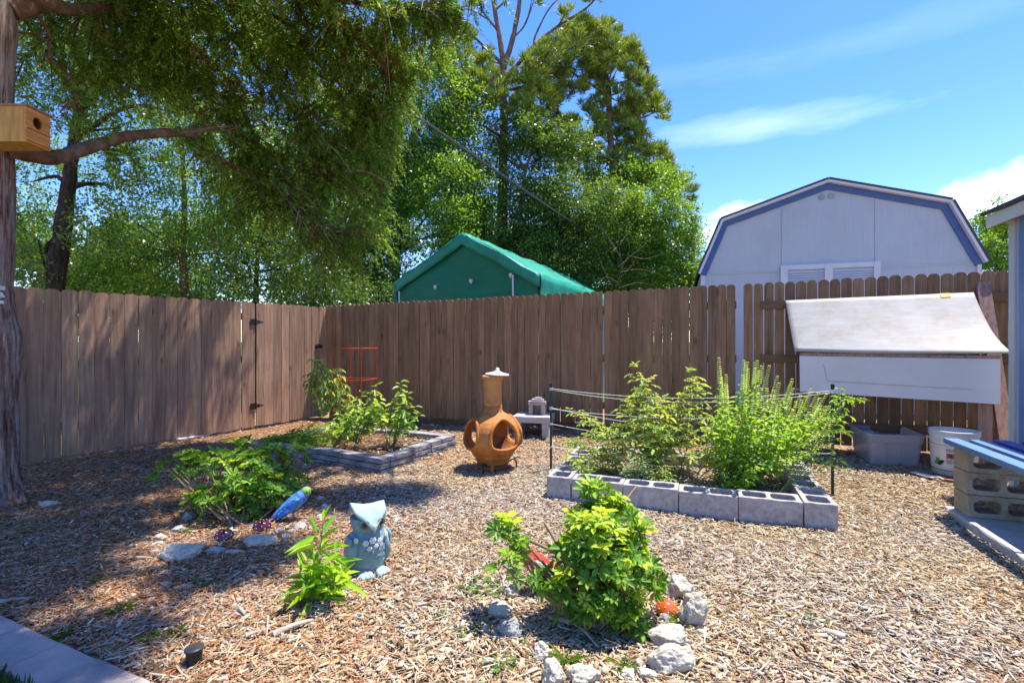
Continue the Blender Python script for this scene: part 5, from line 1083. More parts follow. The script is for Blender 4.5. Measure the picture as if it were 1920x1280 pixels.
def pst(base, tops, bow=.05, jb=.03):
    out_ = []
    for tp in tops:
        b_ = V(base) + V((random.uniform(-jb, jb), random.uniform(-jb, jb), -.02)); m = b_ * .5 + tp * .5 + V((random.uniform(-bow, bow), random.uniform(-bow, bow), random.uniform(0, bow))); out_.append([b_, m, tp])
    return out_
# leggy plant with long drooping leaves
mbp = G(600, 1130); Ym = mbp.y
stems_plant('leggy_plant', 'light green leggy plant with long drooping leaves beside the owl', 'plant', mbp, pst(mbp, [P(606, 975, Ym), P(575, 1050, Ym + .03), P(628, 1040, Ym - .03), P(562, 1075, Ym - .05), P(640, 1085, Ym + .02), P(600, 1060, Ym - .08)], .03), 'milk', .100, .24, 66, .95, None, None, .0045, 'stem', .75, .75, .08)
# bed of cinder blocks
def bedz(x, y): return float(cz(x, y))
def BV(u, v, dz=0): x, y = B2(u, v); return V((x, y, bedz(x, y) + dz))
GT = 'tomato plants in the concrete bed'
b_ = BV(.42, .62); Yb = b_.y
stems_plant('tomato_plant', 'sparse low tomato plant at the left end of the concrete bed', 'plant', b_, pst(b_, [P(1075, 768, Yb), P(1110, 790, Yb + .1), P(1065, 830, Yb - .1), P(1140, 800, Yb), P(1165, 835, Yb - .1), P(1060, 860, Yb - .2), P(1120, 850, Yb - .2), P(1095, 815, Yb + .15)], .12), 'tomato', .060, .46, 40, .35, (4, 1.5), GT, .0035, 'stem', .2, .7, .2)
b_ = BV(.80, .60); Yb = b_.y
stems_plant('tomato_plant', 'tallest tomato plant, in the middle of the concrete bed', 'plant', b_, pst(b_, [P(1188, 684, Yb + .05), P(1215, 712, Yb), P(1170, 750, Yb - .05), P(1238, 742, Yb), P(1222, 765, Yb - .15), P(1180, 790, Yb - .1), P(1255, 775, Yb + .05), P(1205, 735, Yb + .1), P(1150, 800, Yb), P(1260, 800, Yb - .1), P(1230, 830, Yb - .2), P(1172, 840, Yb - .15), P(1275, 830, Yb - .1), P(1220, 800, Yb - .2), P(1200, 770, Yb)], .20, .1), 'tomato', .064, .44, 40, .35, (4, 1.4), GT, .004, 'stem', .2, .7, .22)
b_ = BV(1.05, .70); Yb = b_.y
stems_plant('tomato_plant', 'tomato plant with one tall bent shoot between the tallest one and the basil', 'plant', b_, pst(b_, [P(1293, 694, Yb), P(1310, 720, Yb), P(1280, 740, Yb), P(1330, 770, Yb - .1), P(1290, 790, Yb - .15), P(1320, 820, Yb - .15), P(1275, 850, Yb - .25), P(1340, 800, Yb)], .20, .1), 'tomato', .064, .44, 32, .35, (4, 1.5), GT, .004, 'stem', .2, .7, .25)
b_ = BV(1.66, .35); Yb = b_.y
stems_plant('tomato_plant', 'trailing tomato shoot leaning out past the right stake', 'plant', b_, [[b_, P(1555, 830, Yb), P(1562, 770, Yb - .05), P(1582, 728, Yb - .08)], [b_, P(1560, 800, Yb), P(1578, 752, Yb - .06), P(1600, 745, Yb - .08), P(1616, 756, Yb - .1)], [b_, P(1552, 860, Yb - .05), P(1560, 880, Yb - .1)], [b_, P(1558, 820, Yb), P(1570, 805, Yb - .1)], [b_, P(1550, 800, Yb), P(1545, 770, Yb)]], 'basil', .055, .36, 22, .4, (2, 1.2), GT, .0035, 'stem', .15, .7, .25)
b_ = BV(.74, .27); Yb = b_.y
stems_plant('silver_herb', 'silvery feathery herb at the front edge of the concrete bed', 'plant', b_, pst(b_, [P(px_, py_, Yb + random.uniform(-.05, .05)) for px_, py_ in ((1180, 855), (1195, 848), (1208, 852), (1172, 872), (1215, 868), (1200, 865), (1185, 875), (1225, 882), (1168, 888))], .03), 'silver', .040, .28, 75, .3, (4, .9), None, .003, 'stem', .6, .8, .15)
b_ = BV(.37, .26); Yb = b_.y
stems_plant('leafy_seedling', 'small leafy seedling in the left front corner of the concrete bed', 'plant', b_, pst(b_, [P(1080, 862, Yb), P(1095, 868, Yb), P(1070, 872, Yb), P(1105, 875, Yb)], .02), 'herb', .05, .36, 60, .4, None, None, .003)
b_ = BV(1.28, .25); Yb = b_.y
stems_plant('leafy_seedling', 'small broad-leaved seedling at the front under the basil', 'plant', b_, pst(b_, [P(1375, 892, Yb), P(1390, 898, Yb), P(1400, 905, Yb), P(1410, 900, Yb)], .02), 'basil', .065, .5, 50, .5, None, None, .003)
b_ = BV(.95, .32); Yb = b_.y
stems_plant('leafy_seedling', 'yellowing seedling in the middle of the concrete bed\'s front', 'plant', b_, pst(b_, [P(1235, 880, Yb), P(1252, 885, Yb), P(1245, 872, Yb), P(1225, 888, Yb)], .02), 'tomato', .045, .42, 60, .4, (2, 1.0), None, .003)
# basil: many stems, flower spikes on top
bb = BV(1.36, .52); Yb = bb.y
tops = []
for i in range(64):
    px_ = random.uniform(1352, 1556); sh = (px_ - 1350) / 210; lo = 716 + 55 * max(0, sh - .35) ** 1.1 * 1.9; tops.append(P(px_ + random.uniform(-4, 4), random.uniform(lo, lo + 75), Yb + random.uniform(-.34, .30)))
low = [P(random.uniform(1362, 1545), random.uniform(785, 880), Yb + random.uniform(-.36, .25)) for _ in range(38)]
def spikes(t):
    mb = MB(); P_, D_ = [], []
    for tp in tops:
        out_ = (tp - bb); out_.z = 0; ln = random.uniform(.12, .24); d = (V((0, 0, 1)) + out_ * random.uniform(.35, .8)).normalized(); mb.tube([tp, tp + d * ln], .0016, 4, cap=False)
        for k in range(int(ln / .0165)):
            c = np.array(tp + d * (k * .0165)); sc = 1 - .55 * k / (ln / .0165)
            for j in range(5): a = j * 1.257 + k; P_.append(c); D_.append([math.cos(a), math.sin(a), .35, sc])
    tag(mb.build('flower_stalks', M['stem'], t), kind='stuff'); P_, D_ = np.array(P_), np.array(D_); v, f = leaf6(P_, D_[:, :3], np.tile([0, 0, 1.], (len(P_), 1)), .018 * D_[:, 3] + .004, .009 * D_[:, 3] + .003, .3, .2); fast('flower_spikes', v, f, M['spike'], t)
stems_plant('basil_bush', 'big flowering basil bush with upright spikes at the right of the concrete bed', 'plant', bb, pst(bb, tops + low, .10, .17), 'basil', .054, .52, 36, .5, None, None, .003, 'stem', .15, .65, .22, spikes)
# small ledge bed
def D1(u, v, dz=0): x, y = BD1(u, v); return V((x, y, bedz(x, y) + dz))
GP = 'pepper plants in the ledge stone bed'
for (u, v, pts, lab) in ((.42, .62, [(752, 712), (765, 735), (740, 745), (780, 760), (725, 770), (790, 775), (755, 770), (770, 790), (735, 800), (710, 760)], 'tall pepper plant on the right of the small bed'), (.70, .36, [(707, 720), (715, 745), (700, 760), (690, 770), (720, 775)], 'thin pepper plant with one tall shoot in the middle of the small bed'), (.98, .30, [(678, 735), (668, 760), (690, 780), (655, 790), (700, 800), (672, 800)], 'bushy yellowish pepper plant left of the thin one'), (1.25, .5, [(640, 775), (630, 795), (655, 800), (620, 800)], 'low pepper plant at the left in the small bed')):
    b_ = D1(u, v); stems_plant('pepper_plant', lab, 'plant', b_, pst(b_, [P(a, c, b_.y + random.uniform(-.12, .12)) for a, c in pts], .05), 'pepper', .095, .40, 34, .65, None, GP, .005, 'stem', .15, .7, .4)
b_ = D1(1.22, .80); Yb = b_.y
stems_plant('tomato_vine', 'drooping tomato vine hanging over the red wire cage by the corner', 'plant', b_, [[b_, P(640, 790, Yb), P(625, 740, Yb), P(605, 690, Yb), P(592, 672, Yb)], [b_, P(650, 780, Yb), P(640, 720, Yb), P(620, 690, Yb), P(600, 720, Yb), P(588, 750, Yb)], [P(612, 700, Yb), P(595, 710, Yb), P(582, 740, Yb)], [P(620, 705, Yb), P(632, 730, Yb), P(618, 765, Yb)], [P(605, 685, Yb), P(585, 700, Yb), P(578, 725, Yb)], [P(615, 700, Yb - .1), P(605, 740, Yb - .1), P(612, 770, Yb - .1)], [b_, P(655, 780, Yb), P(650, 735, Yb)]], 'tomato', .075, .44, 38, .7, (4, 1.2), None, .0045, 'stem', -.2, .8, .12)
tc0 = D1(1.30, .98); tc0.z -= .03; t = thing('tomato_cage', 'red square wire tomato cage by the fence corner', 'cage', tc0); Mc = Matrix.Rotation(R(-14), 3, 'Z'); hw = .19
for sx, sy in ((-1, -1), (1, -1), (1, 1), (-1, 1)):
    mb = MB(); q = tc0 + Mc @ V((sx * hw, sy * hw, 0)); mb.tube([q, q + V((0, 0, 1.11 + .02 * sx))], .0042, 6); mb.build('leg', M['red_paint'], t)
for z in (.34, .72, 1.10):
    mb = MB(); c4 = [tc0 + Mc @ V((sx * hw, sy * hw, z)) for sx, sy in ((-1, -1), (1, -1), (1, 1), (-1, 1), (-1, -1))]
    for i in range(4): mb.tube([c4[i], c4[i + 1]], .0042, 6)
    mb.build('ring', M['red_paint'], t)
for k, (u, v, pts, lab) in enumerate(((1.62, .35, [(600, 800), (575, 805), (560, 815), (540, 812), (590, 822), (615, 815)], 'low creeping herb in the left half of the small bed'), (1.82, .12, [(555, 815), (520, 822), (500, 828), (535, 835), (570, 830), (585, 835)], 'creeping herb spilling over the small bed\'s left front edge'), (1.45, .16, [(610, 825), (590, 835), (630, 830), (600, 815)], 'small creeping herb at the small bed\'s front'))):
    b_ = D1(u, v); stems_plant('creeping_herb', lab, 'plant', b_, pst(b_, [P(a + random.uniform(-14, 14), c + random.uniform(-8, 6), b_.y + random.uniform(-.25, .2)) for a, c in pts * 3], .06), 'herb', .055, .42, 60, .3, None, 'creeping herbs in the small bed', .003, 'stem', .3, .8, .15)
# weeds
def weed(px, py, r_, label, grassy=False, n=None):
    b_ = G(px, py); t = thing('weed', label, 'weed', b_, 'weeds in the mulch'); n = n or (40 if grassy else 34); a = rng.uniform(0, 6.28, n); ln = rng.uniform(.4, 1, n); el = rng.uniform(.15, 1.0, n) if grassy else rng.uniform(.0, .6, n)
    d = np.stack([np.cos(a) * np.cos(el), np.sin(a) * np.cos(el), np.sin(el)], -1); p = np.array(b_) + np.array([0, 0, .012]) + (d * [1, 1, .4] * r_ * rng.uniform(0, .8, n)[:, None] if not grassy else rng.normal(0, r_ * .12, (n, 3)) * [1, 1, 0])
    v, f = leaf6(p, d, np.tile([0, 0, 1.], (n, 1)) + rng.normal(0, .2, (n, 3)), (r_ * ln * (1.0 if grassy else .55)), (r_ * (.05 if grassy else .22)) * np.ones(n), .15, .4)
    o = fast('leaves', v, f, M['weed'], t); return t
for a in ((377, 1100, .075, 'leafy dark weed in the shade between big rock and pavers'), (180, 1097, .05, 'grassy weed at left above the pavers', True), (226, 1152, .07, 'grassy weed in the shade beside the pavers', True), (275, 1205, .06, 'small grass tuft nearest the path light', True), (335, 1192, .07, 'grassy tuft above the path light', True), (118, 1198, .05, 'grass tuft at the paver edge', True),
          (902, 1112, .12, 'sprawling weed left of the front shrub\'s twigs'), (886, 1188, .07, 'light weed between leggy plant and front shrub'), (938, 1250, .07, 'leafy weed at lower left of the front shrub'), (975, 1205, .04, 'tiny green sprout beside the grey and white rock'), (1060, 1246, .09, 'dark grass tuft between two bottom rocks', True), (1168, 1258, .08, 'grass tuft among the small bottom rocks', True), (1274, 1172, .07, 'dry grass tuft in front of the orange toadstool', True), (395, 1040, .06, 'grass tuft on the flat grey rock', True), (1548, 1003, .03, 'tiny sprout below the right corner of the concrete bed'), (1663, 1000, .035, 'tiny yellow-green sprout on the open mulch right of the bed'), (830, 1160, .04, 'small sprout on the mulch right of the leggy plant'), (25, 1013, .05, 'small green sprout near the left edge'), (343, 1000, .06, 'grassy weed beside the greenish rock', True), (640, 1118, .05, 'low sprout at the foot of the leggy plant'), (1530, 1168, .05, 'faint weed on the open mulch'), (318, 920, .05, 'dry weed left of the left shrub')): weed(*a)
# ------------------------------------------------------------------ trees
LB_ = [(.052, .115, .023), (.085, .168, .031), (.129, .229, .044), (.198, .304, .058)]
M['leaf_a'] = leafmat('oak_leaf', LB_, .45, .34, .5); M['leaf_b'] = leafmat('bright_leaf', [(.082, .184, .023), (.139, .276, .035), (.211, .368, .048), (.304, .460, .069)], .48, .36, .5)
M['leaf_c'] = leafmat('dark_evergreen_leaf', [(.039, .094, .024), (.069, .146, .036), (.103, .196, .046), (.159, .257, .062)], .42, .34, .45)
M['needle_p'] = leafmat('pine_needle', [(.094, .184, .030), (.157, .270, .038), (.250, .358, .053), (.395, .400, .075)], .25, .45, .35)
M['cedar'] = leafmat('cedar_scale_leaf', [(.066, .152, .026), (.117, .239, .037), (.183, .331, .049), (.312, .429, .066)], .48, .5, .25)
M['cedar_dry'] = leafmat('dry_cedar_twig', [(.13, .09, .04), (.20, .13, .05), (.12, .14, .03)], .2, .8, .1)
def blobleaves(blobs, per, L, W, spread=.20, ncl=34, shell=.35, hang=-.25):
    out_ = []
    for c, r, q in blobs:
        k = max(8, int(ncl * q)); d = rdir(k); cl = np.array(c) + d * r * np.array([1, 1, .85]) * (rng.uniform(shell ** 3, 1, k) ** (1 / 3))[:, None]; m = max(4, int(1.55 * per * q * (r ** 2) / k))
        oc_ = np.repeat(d, m, 0); p = np.repeat(cl, m, 0) + rng.normal(0, 1, (k * m, 3)) * r * spread * np.repeat(rng.uniform(.6, 1.3, k), m)[:, None] * np.array([1, 1, .75]); n = len(p)
        dd = nz(rng.normal(0, .8, (n, 3)) + oc_ * .5 + np.array([0, 0, hang])); nn = nz(rng.normal(0, .7, (n, 3)) + np.array([.1, .1, .8])); l_ = L * .82 * rng.uniform(.45, 1.3, n)
        out_.append(leaf4(p, dd, nn, l_, l_ * W, .16, .12))
    return cat_mesh(out_)
def limb(t, pts, r0, r1, mat, name='limb', seg=7, wob=.25, n=7):
    mb = MB(); pp = smooth_path(pts, n); mb.tube(pp, list(np.linspace(r0, r1, len(pp))), seg, wob=wob); return mb.build(name, M[mat], t)
def broad(label, Yt, trunk, r0, blobs, leaf='leaf_a', bark='bark_d', per=2600, L=.10, W=.52, name='broadleaf_tree', limbs=6, jy=.6, group='trees beyond the fences', forks=(), r1=.35, **kw):
    """trunk: pixel path at depth Yt, from its foot up; blobs: (px, py, radius px, density, dy)"""
    tp = [P(x, y, Yt) for x, y in trunk]; foot = V((tp[0].x, tp[0].y, 0)); t = thing(name, label, 'tree', foot, group)
    limb(t, [foot] + tp, r0, r0 * r1, bark, 'trunk', 14, .22)
    bb_ = []
    for b in blobs:
        x, y, r, q = b[:4]; dy = b[4] if len(b) > 4 else random.uniform(-jy, jy); c = P(x, y, Yt + dy); bb_.append((c, r / F * (Yt + dy), q))
    for fk in forks: limb(t, [P(x, y, Yt + (z_ if False else 0)) for x, y in fk[0]], fk[1], fk[2], bark, 'limb', 9)
    for c, r, q in random.sample(bb_, min(limbs, len(bb_))):
        s = min(tp[1:], key=lambda p: (p - c).length + (2.0 if p.z > c.z else 0)); m = (s + c) / 2 + V((random.uniform(-.2, .2), random.uniform(-.2, .2), .1 * (c - s).length)); limb(t, [s, m, c + V((0, 0, -.1))], r0 * .32, .012, bark, 'limb', 6)
    v, f = blobleaves(bb_, per, L, W, **kw); fast('crown', v, f, M[leaf], t); return t
# -- dark-trunked tree behind the left fence
broad('dark-trunked leaning tree behind the left fence, right of the cedar trunk', 8.6, [(104, 545), (116, 440), (128, 350), (140, 260), (150, 190)], .17,
      [(62, 330, 55, .5), (60, 430, 60, .8), (70, 500, 50, .9), (110, 120, 90, .9), (60, 180, 60, .7), (210, 110, 80, .9), (190, 40, 110, 1), (320, 90, 90, 1), (60, 40, 90, .9), (230, 220, 55, .6), (270, 310, 55, .6), (215, 340, 50, .7), (420, 60, 90, 1), (330, 200, 70, .6), (200, 440, 60, .9), (120, 520, 50, .9), (185, 400, 40, .8)], 'leaf_a', 'bark_d', 2900, .080, .50, limbs=7,
      forks=[([(148, 210), (190, 150), (262, 108), (330, 75), (420, 25)], .10, .05), ([(150, 190), (148, 120), (165, 40), (170, -60)], .12, .05), ([(130, 250), (175, 245), (225, 240)], .03, .012), ([(108, 530), (85, 500), (72, 450)], .03, .015)])
broad('bright green slim-trunked tree over the middle of the left fence', 9.8, [(347, 560), (342, 480), (346, 400), (344, 320), (340, 240)], .085,
      [(250, 500, 70, 1), (320, 470, 70, 1), (410, 480, 75, 1), (280, 420, 70, .8), (370, 400, 80, .9), (230, 400, 45, .5), (450, 420, 80, 1), (310, 330, 60, .6), (400, 320, 80, .9), (480, 340, 80, 1), (200, 480, 50, 1), (170, 530, 60, 1), (250, 545, 60, 1), (440, 240, 80, .8), (350, 250, 70, .9), (70, 380, 60, .9), (90, 290, 50, .8), (190, 310, 60, .9), (260, 250, 60, .9), (60, 460, 60, 1), (180, 240, 45, .7), (290, 190, 60, .8)], 'leaf_b', 'bark_p', 3000, .085, .50, limbs=9)
broad('dark glossy evergreen bush behind the gate', 9.6, [(480, 560), (482, 510), (485, 470)], .07, [(420, 530, 60, 1), (480, 510, 65, 1), (540, 510, 65, 1), (600, 520, 60, 1), (510, 450, 60, 1), (570, 460, 60, 1), (440, 470, 50, 1), (640, 545, 50, 1)], 'leaf_c', 'bark_d', 2600, .085, .48, 'evergreen_bush', 4, group='bushes behind the fences')
broad('dark evergreen bush left of the green shelter', 11.5, [(660, 560), (662, 500), (665, 440)], .08, [(610, 500, 60, 1), (660, 480, 70, 1), (720, 500, 60, 1), (640, 420, 70, 1), (700, 430, 70, 1), (690, 545, 55, 1), (740, 440, 50, 1)], 'leaf_c', 'bark_d', 2900, .10, .48, 'evergreen_bush', 4, group='bushes behind the fences')
broad('tall broadleaf tree left of the big pine', 13.0, [(745, 600), (742, 480), (755, 380), (770, 280), (790, 180)], .15,
      [(640, 330, 90, .9), (570, 390, 70, .9), (710, 300, 90, 1), (700, 390, 80, 1), (770, 250, 80, 1), (760, 340, 90, 1), (820, 190, 70, .9), (790, 130, 60, .9), (850, 280, 70, .9), (830, 370, 80, 1), (720, 210, 70, .8), (860, 430, 70, 1), (680, 240, 70, .8), (840, 120, 40, .7), (630, 240, 80, .8), (560, 300, 80, .8)], 'leaf_b', 'bark_p', 3600, .105, .5, limbs=9)
broad('leafy broadleaf tree wrapped round the big pine trunk', 13.6, [(985, 600), (980, 500), (975, 420), (985, 320)], .12,
      [(1000, 330, 80, 1), (1050, 290, 70, 1), (960, 250, 55, .8), (1010, 410, 80, 1), (1085, 380, 75, 1), (905, 350, 60, .8), (885, 270, 60, .8), (900, 460, 60, 1), (1080, 460, 80, 1), (990, 490, 80, 1), (870, 200, 50, .8), (1060, 520, 60, 1), (930, 520, 60, 1), (1000, 250, 50, .8)], 'leaf_a', 'bark_p', 3700, .105, .5, limbs=8)
broad('lighter green tree at the right end of the trees, by the barn shed', 14.5, [(1185, 600), (1180, 500), (1190, 420), (1200, 350)], .12,
      [(1150, 380, 60, 1), (1200, 330, 55, .9), (1180, 440, 70, 1), (1245, 400, 60, 1), (1265, 460, 50, 1), (1215, 500, 65, 1), (1285, 405, 28, .9), (1262, 520, 50, 1), (1130, 520, 60, 1), (1255, 340, 35, .8), (1295, 440, 22, .8), (1288, 500, 24, .9), (1150, 470, 60, 1), (1120, 440, 50, 1)], 'leaf_b', 'bark_p', 3900, .105, .5, limbs=8)
broad('small distant tree just left of the barn shed', 26, [(1309, 600), (1310, 520)], .1, [(1308, 478, 20, 1), (1304, 505, 22, 1), (1320, 520, 18, 1), (1298, 525, 20, 1)], 'leaf_c', 'bark_d', 900, .16, .55, limbs=2)
broad('round tree between the barn shed and the grey shed', 15, [(1878, 640), (1876, 560), (1870, 480)], .12, [(1845, 425, 28, 1), (1880, 400, 34, 1), (1840, 460, 32, 1), (1880, 450, 45, 1), (1860, 495, 45, 1), (1915, 430, 50, 1), (1925, 490, 50, 1), (1830, 490, 24, 1)], 'leaf_b', 'bark_d', 3300, .11, .52, limbs=4)
# wood behind everything
def back():
    bb_ = []
    for i in range(120):
        px_ = random.uniform(-250, 1290); top = float(np.interp(px_, [-250, 0, 250, 500, 800, 1000, 1150, 1240, 1290], [420, 440, 440, 330, 300, 340, 400, 430, 500])); py_ = random.uniform(top, 590); Y_ = random.uniform(17, 21); bb_.append((P(px_, py_, Y_), 55 / F * Y_, random.uniform(.5, 1)))
    v, f = blobleaves(bb_, 900, .17, .55, ncl=26); return tag(fast('woodland', v, f, M['leaf_a']), 'far green woodland filling the gaps between the trees', 'woodland', kind='stuff')
back()
for (x, y, r_, lab) in ((600, 560, 60, 'dark low bush over the corner of the fences'), (330, 585, 70, 'low leafy bush behind the slim trunk'), (700, 570, 50, 'low leafy bush left of the green shelter')): broad(lab, 10.6, [(x, y + 40), (x, y), (x + 3, y - 15)], .05, [(x - 40, y - 5, r_ * .7, 1), (x, y - 20, r_ * .8, 1), (x + 40, y - 5, r_ * .7, 1)], 'leaf_c', 'bark_d', 2600, .085, .48, 'evergreen_bush', 3, group='bushes behind the fences')
# ------------------------------------------------------------------ pines
def pine(label, Yt, trunk, r0, limbs, tufts, per=46, L=.26, r1=.4, bark='bark_p'):
    tp = [P(x, y, Yt) for x, y in trunk]; foot = V((tp[0].x, tp[0].y, 0)); t = thing('pine_tree', label, 'tree', foot, 'pines beyond the back fence'); limb(t, [foot] + tp, r0, r0 * r1, bark, 'trunk', 14, .2)
    ends = []
    for pts, a, b_ in limbs:
        pp = [P(p[0], p[1], Yt + (p[2] if len(p) > 2 else 0)) for p in pts]; limb(t, pp, a, b_, bark, 'limb', 8); ends.append((pp, a))
    P_, A_ = [], []; tw = MB()
    for x, y, r, n in tufts:
        dy = random.uniform(-.8, .8); c = P(x, y, Yt + dy); rr = r / F * Yt; src = min((q for pp, _ in ends for q in pp), key=lambda q: (q - c).length) if ends else tp[-1]
        tw.tube(smooth_path([src, (src + c) / 2 + V((0, 0, -.06 * (c - src).length)), c], 4), list(np.linspace(.03, .012, 9)), 5, wob=.3)
        for _ in range(n):
            d = V(rdir(1)[0]); e = c + V((d.x * rr, d.y * rr, d.z * rr * .8)); P_.append(e); A_.append((d * .5 + V((.1, -.1, .95))).normalized())
            if random.random() < .55: tw.tube([c + (e - c) * .15, (c + e) / 2 + V((0, 0, -.03)), e], [.010, .008, .005], 4, cap=False)
    tag(tw.build('twigs', M[bark], t), kind='stuff')
    P_ = np.array([tuple(p) for p in P_]); A_ = np.array([tuple(a) for a in A_]); n = len(P_); p = np.repeat(P_, per, 0); a = np.repeat(A_, per, 0); m = len(p); d = nz(a * .85 + rdir(m) * .75); v, f = leaf4(p + d * .02 - a * rng.uniform(0, .10, m)[:, None], d, rdir(m), L * rng.uniform(.7, 1.1, m), np.full(m, .022), .2, .12)
    fast('needles', v, f, M['needle_p'], t); return t
pine('tall pine with bare upper limbs above the green shelter', 14.0, [(945, 640), (942, 440), (943, 330), (945, 240), (944, 175), (943, 110)], .19,
     [([(943, 110), (935, 60), (925, 0), (920, -80)], .085, .05), ([(944, 130), (962, 70), (975, 0), (985, -90)], .085, .05), ([(942, 120), (905, 85), (870, 50), (845, 35)], .05, .02), ([(945, 150), (1000, 88), (1045, 50), (1100, 15), (1130, -20)], .06, .02), ([(1000, 88), (1020, 100), (1060, 95)], .035, .015), ([(1000, 90), (1005, 65), (1035, 10), (1080, -20)], .035, .015), ([(935, 60), (905, 20), (885, -30)], .035, .015), ([(958, 75), (985, 45), (1000, -10)], .03, .015), ([(928, 20), (950, -5), (955, -60)], .03, .015), ([(944, 175), (905, 150), (868, 130)], .045, .02), ([(943, 260), (895, 225), (870, 170), (862, 140)], .04, .02), ([(945, 170), (985, 160), (1010, 130)], .04, .02), ([(920, 40), (885, 20), (850, 15)], .025, .01)],
     [(865, 120, 30, 26), (905, 135, 28, 24), (880, 195, 30, 24), (935, 185, 28, 22), (1010, 185, 28, 22), (985, 210, 28, 22), (860, 95, 20, 12), (1045, 120, 24, 18), (915, 110, 18, 10), (885, 165, 28, 22), (925, 150, 20, 12), (985, 130, 26, 20), (1010, 115, 24, 18), (965, 165, 24, 18), (1030, 95, 20, 12), (855, 60, 18, 9), (875, 80, 20, 10), (1080, 85, 16, 8), (1060, 25, 12, 5), (1095, 30, 10, 4), (1110, -5, 14, 6), (885, -5, 18, 7), (845, 25, 14, 6), (1010, 160, 26, 18), (900, 185, 22, 14), (1000, 5, 10, 3), (1062, 45, 10, 3), (965, 190, 24, 14)], 46, .27)
p2 = []
for i in range(360):
    y = random.uniform(45, 350); hi = float(np.interp(y, [45, 80, 120, 170, 210, 260, 300, 350], [1140, 1185, 1215, 1235, 1250, 1238, 1258, 1270])); lo = float(np.interp(y, [45, 90, 130, 200, 270, 350], [1085, 1010, 985, 965, 1010, 1100])); p2.append((random.uniform(lo, hi), y, random.uniform(7, 13), random.randint(3, 5)))
pine('dense-needled pine forming the right shoulder of the trees', 15.5, [(1160, 640), (1158, 420), (1150, 330), (1143, 240), (1140, 160), (1125, 80)], .15,
     [([(1140, 160), (1180, 150), (1215, 125)], .04, .015), ([(1143, 220), (1190, 225), (1240, 205)], .045, .015), ([(1145, 260), (1195, 270), (1245, 270)], .04, .015), ([(1140, 180), (1095, 150), (1060, 130)], .045, .015), ([(1143, 240), (1090, 255), (1050, 220)], .045, .015), ([(1148, 300), (1100, 300), (1070, 280)], .04, .015), ([(1150, 320), (1215, 330), (1262, 320)], .04, .015), ([(1128, 90), (1165, 85), (1195, 80)], .03, .012), ([(1127, 95), (1085, 85), (1060, 70)], .03, .012)], p2, 44, .26)
p3 = [(x, y, random.uniform(12, 18), random.randint(6, 9)) for x, y in ((1235, 320), (1255, 345), (1275, 335), (1268, 360), (1240, 365), (1285, 372), (1225, 350), (1250, 380), (1290, 350))]
pine('low pine top leaning out over the lighter green tree', 16.5, [(1235, 640), (1240, 460), (1245, 380)], .10, [([(1243, 420), (1260, 370), (1280, 345)], .03, .012)], p3, 44, .26)
# bleached dead branches low in the shrubs
t = thing('dead_branches', 'bare thin dead branches sticking out of the shrubs above the back fence', 'branches', P(1160, 560, 12.2))
for pts in ([(1150, 555), (1165, 500), (1160, 440), (1180, 400)], [(1160, 500), (1195, 470), (1225, 445)], [(1162, 480), (1130, 430), (1105, 420)], [(1165, 510), (1200, 505), (1240, 515)], [(1160, 540), (1195, 530), (1225, 535)], [(1162, 460), (1190, 415), (1205, 390)], [(1150, 540), (1130, 500), (1120, 470)], [(1165, 520), (1190, 490), (1200, 465)], [(1160, 545), (1180, 555), (1230, 560)], [(1158, 530), (1140, 520), (1115, 525)], [(1180, 480), (1210, 485), (1245, 475)], [(1165, 505), (1180, 470), (1175, 440)]): limb(t, [P(a, b_, 12.2 + .002 * a - 2.3) for a, b_ in pts], .010, .003, 'bark_p', 'branch', 5)
# ------------------------------------------------------------------ the near cedar
cb = V((-4.03, 3.83, 0)); t = thing('cedar_tree', 'big shaggy-barked cedar with a bird house at the left edge', 'tree', cb)
mb = MB(); NZ_, NS = 200, 110; vs = []
for i in range(NZ_ + 1):
    z = -.05 + 7.2 * i / NZ_; cx = cb.x + float(np.interp(z, [0, .4, .9, 1.3, 1.7, 2.4, 3.2, 3.8, 5, 7], [-.005, .0, -.01, .02, -.035, -.01, .0, .035, .02, .1])); cy = cb.y + .03 * math.sin(z * 1.1)
    r_ = float(np.interp(z, [-.05, .05, .2, .45, .8, 1.2, 1.7, 2.5, 3.6, 5, 7.2], [.235, .205, .175, .158, .148, .158, .145, .150, .155, .13, .08])); r_ *= .93
    for k in range(NS):
        a = 2 * math.pi * k / NS; tw = a + .35 * math.sin(z * 1.3) + .25 * z + .18 * mn.noise(V((math.cos(a) * 1.5, math.sin(a) * 1.5, z * 3)))
        p = V((math.cos(tw) * 2.4, math.sin(tw) * 2.4, z * .38)); st = abs(mn.noise(p * 2.6)) * .9 + abs(mn.noise(V((p.x * 5.5, p.y * 5.5, p.z * 2 + 9)))) * .6 + abs(mn.noise(V((p.x * 10, p.y * 10, p.z * 3 + 5)))) * .35
        lump = mn.noise(V((math.cos(a) * 1.1, math.sin(a) * 1.1, z * 1.5 + 3))) * (.16 if z < 1.6 else .05); fl = .22 * max(0, 1 - z / .35) * max(0, math.sin(a * 4 + .6)) ** 2 if z < .35 else 0
        rr = r_ * (1 + lump + fl + .20 * st); vs.append(V((cx + rr * math.cos(a), cy + rr * math.sin(a), z)))
mb.add(vs, [(i * NS + k, i * NS + (k + 1) % NS, (i + 1) * NS + (k + 1) % NS, (i + 1) * NS + k) for i in range(NZ_) for k in range(NS)], True); mb.build('trunk', M['bark_c'], t)
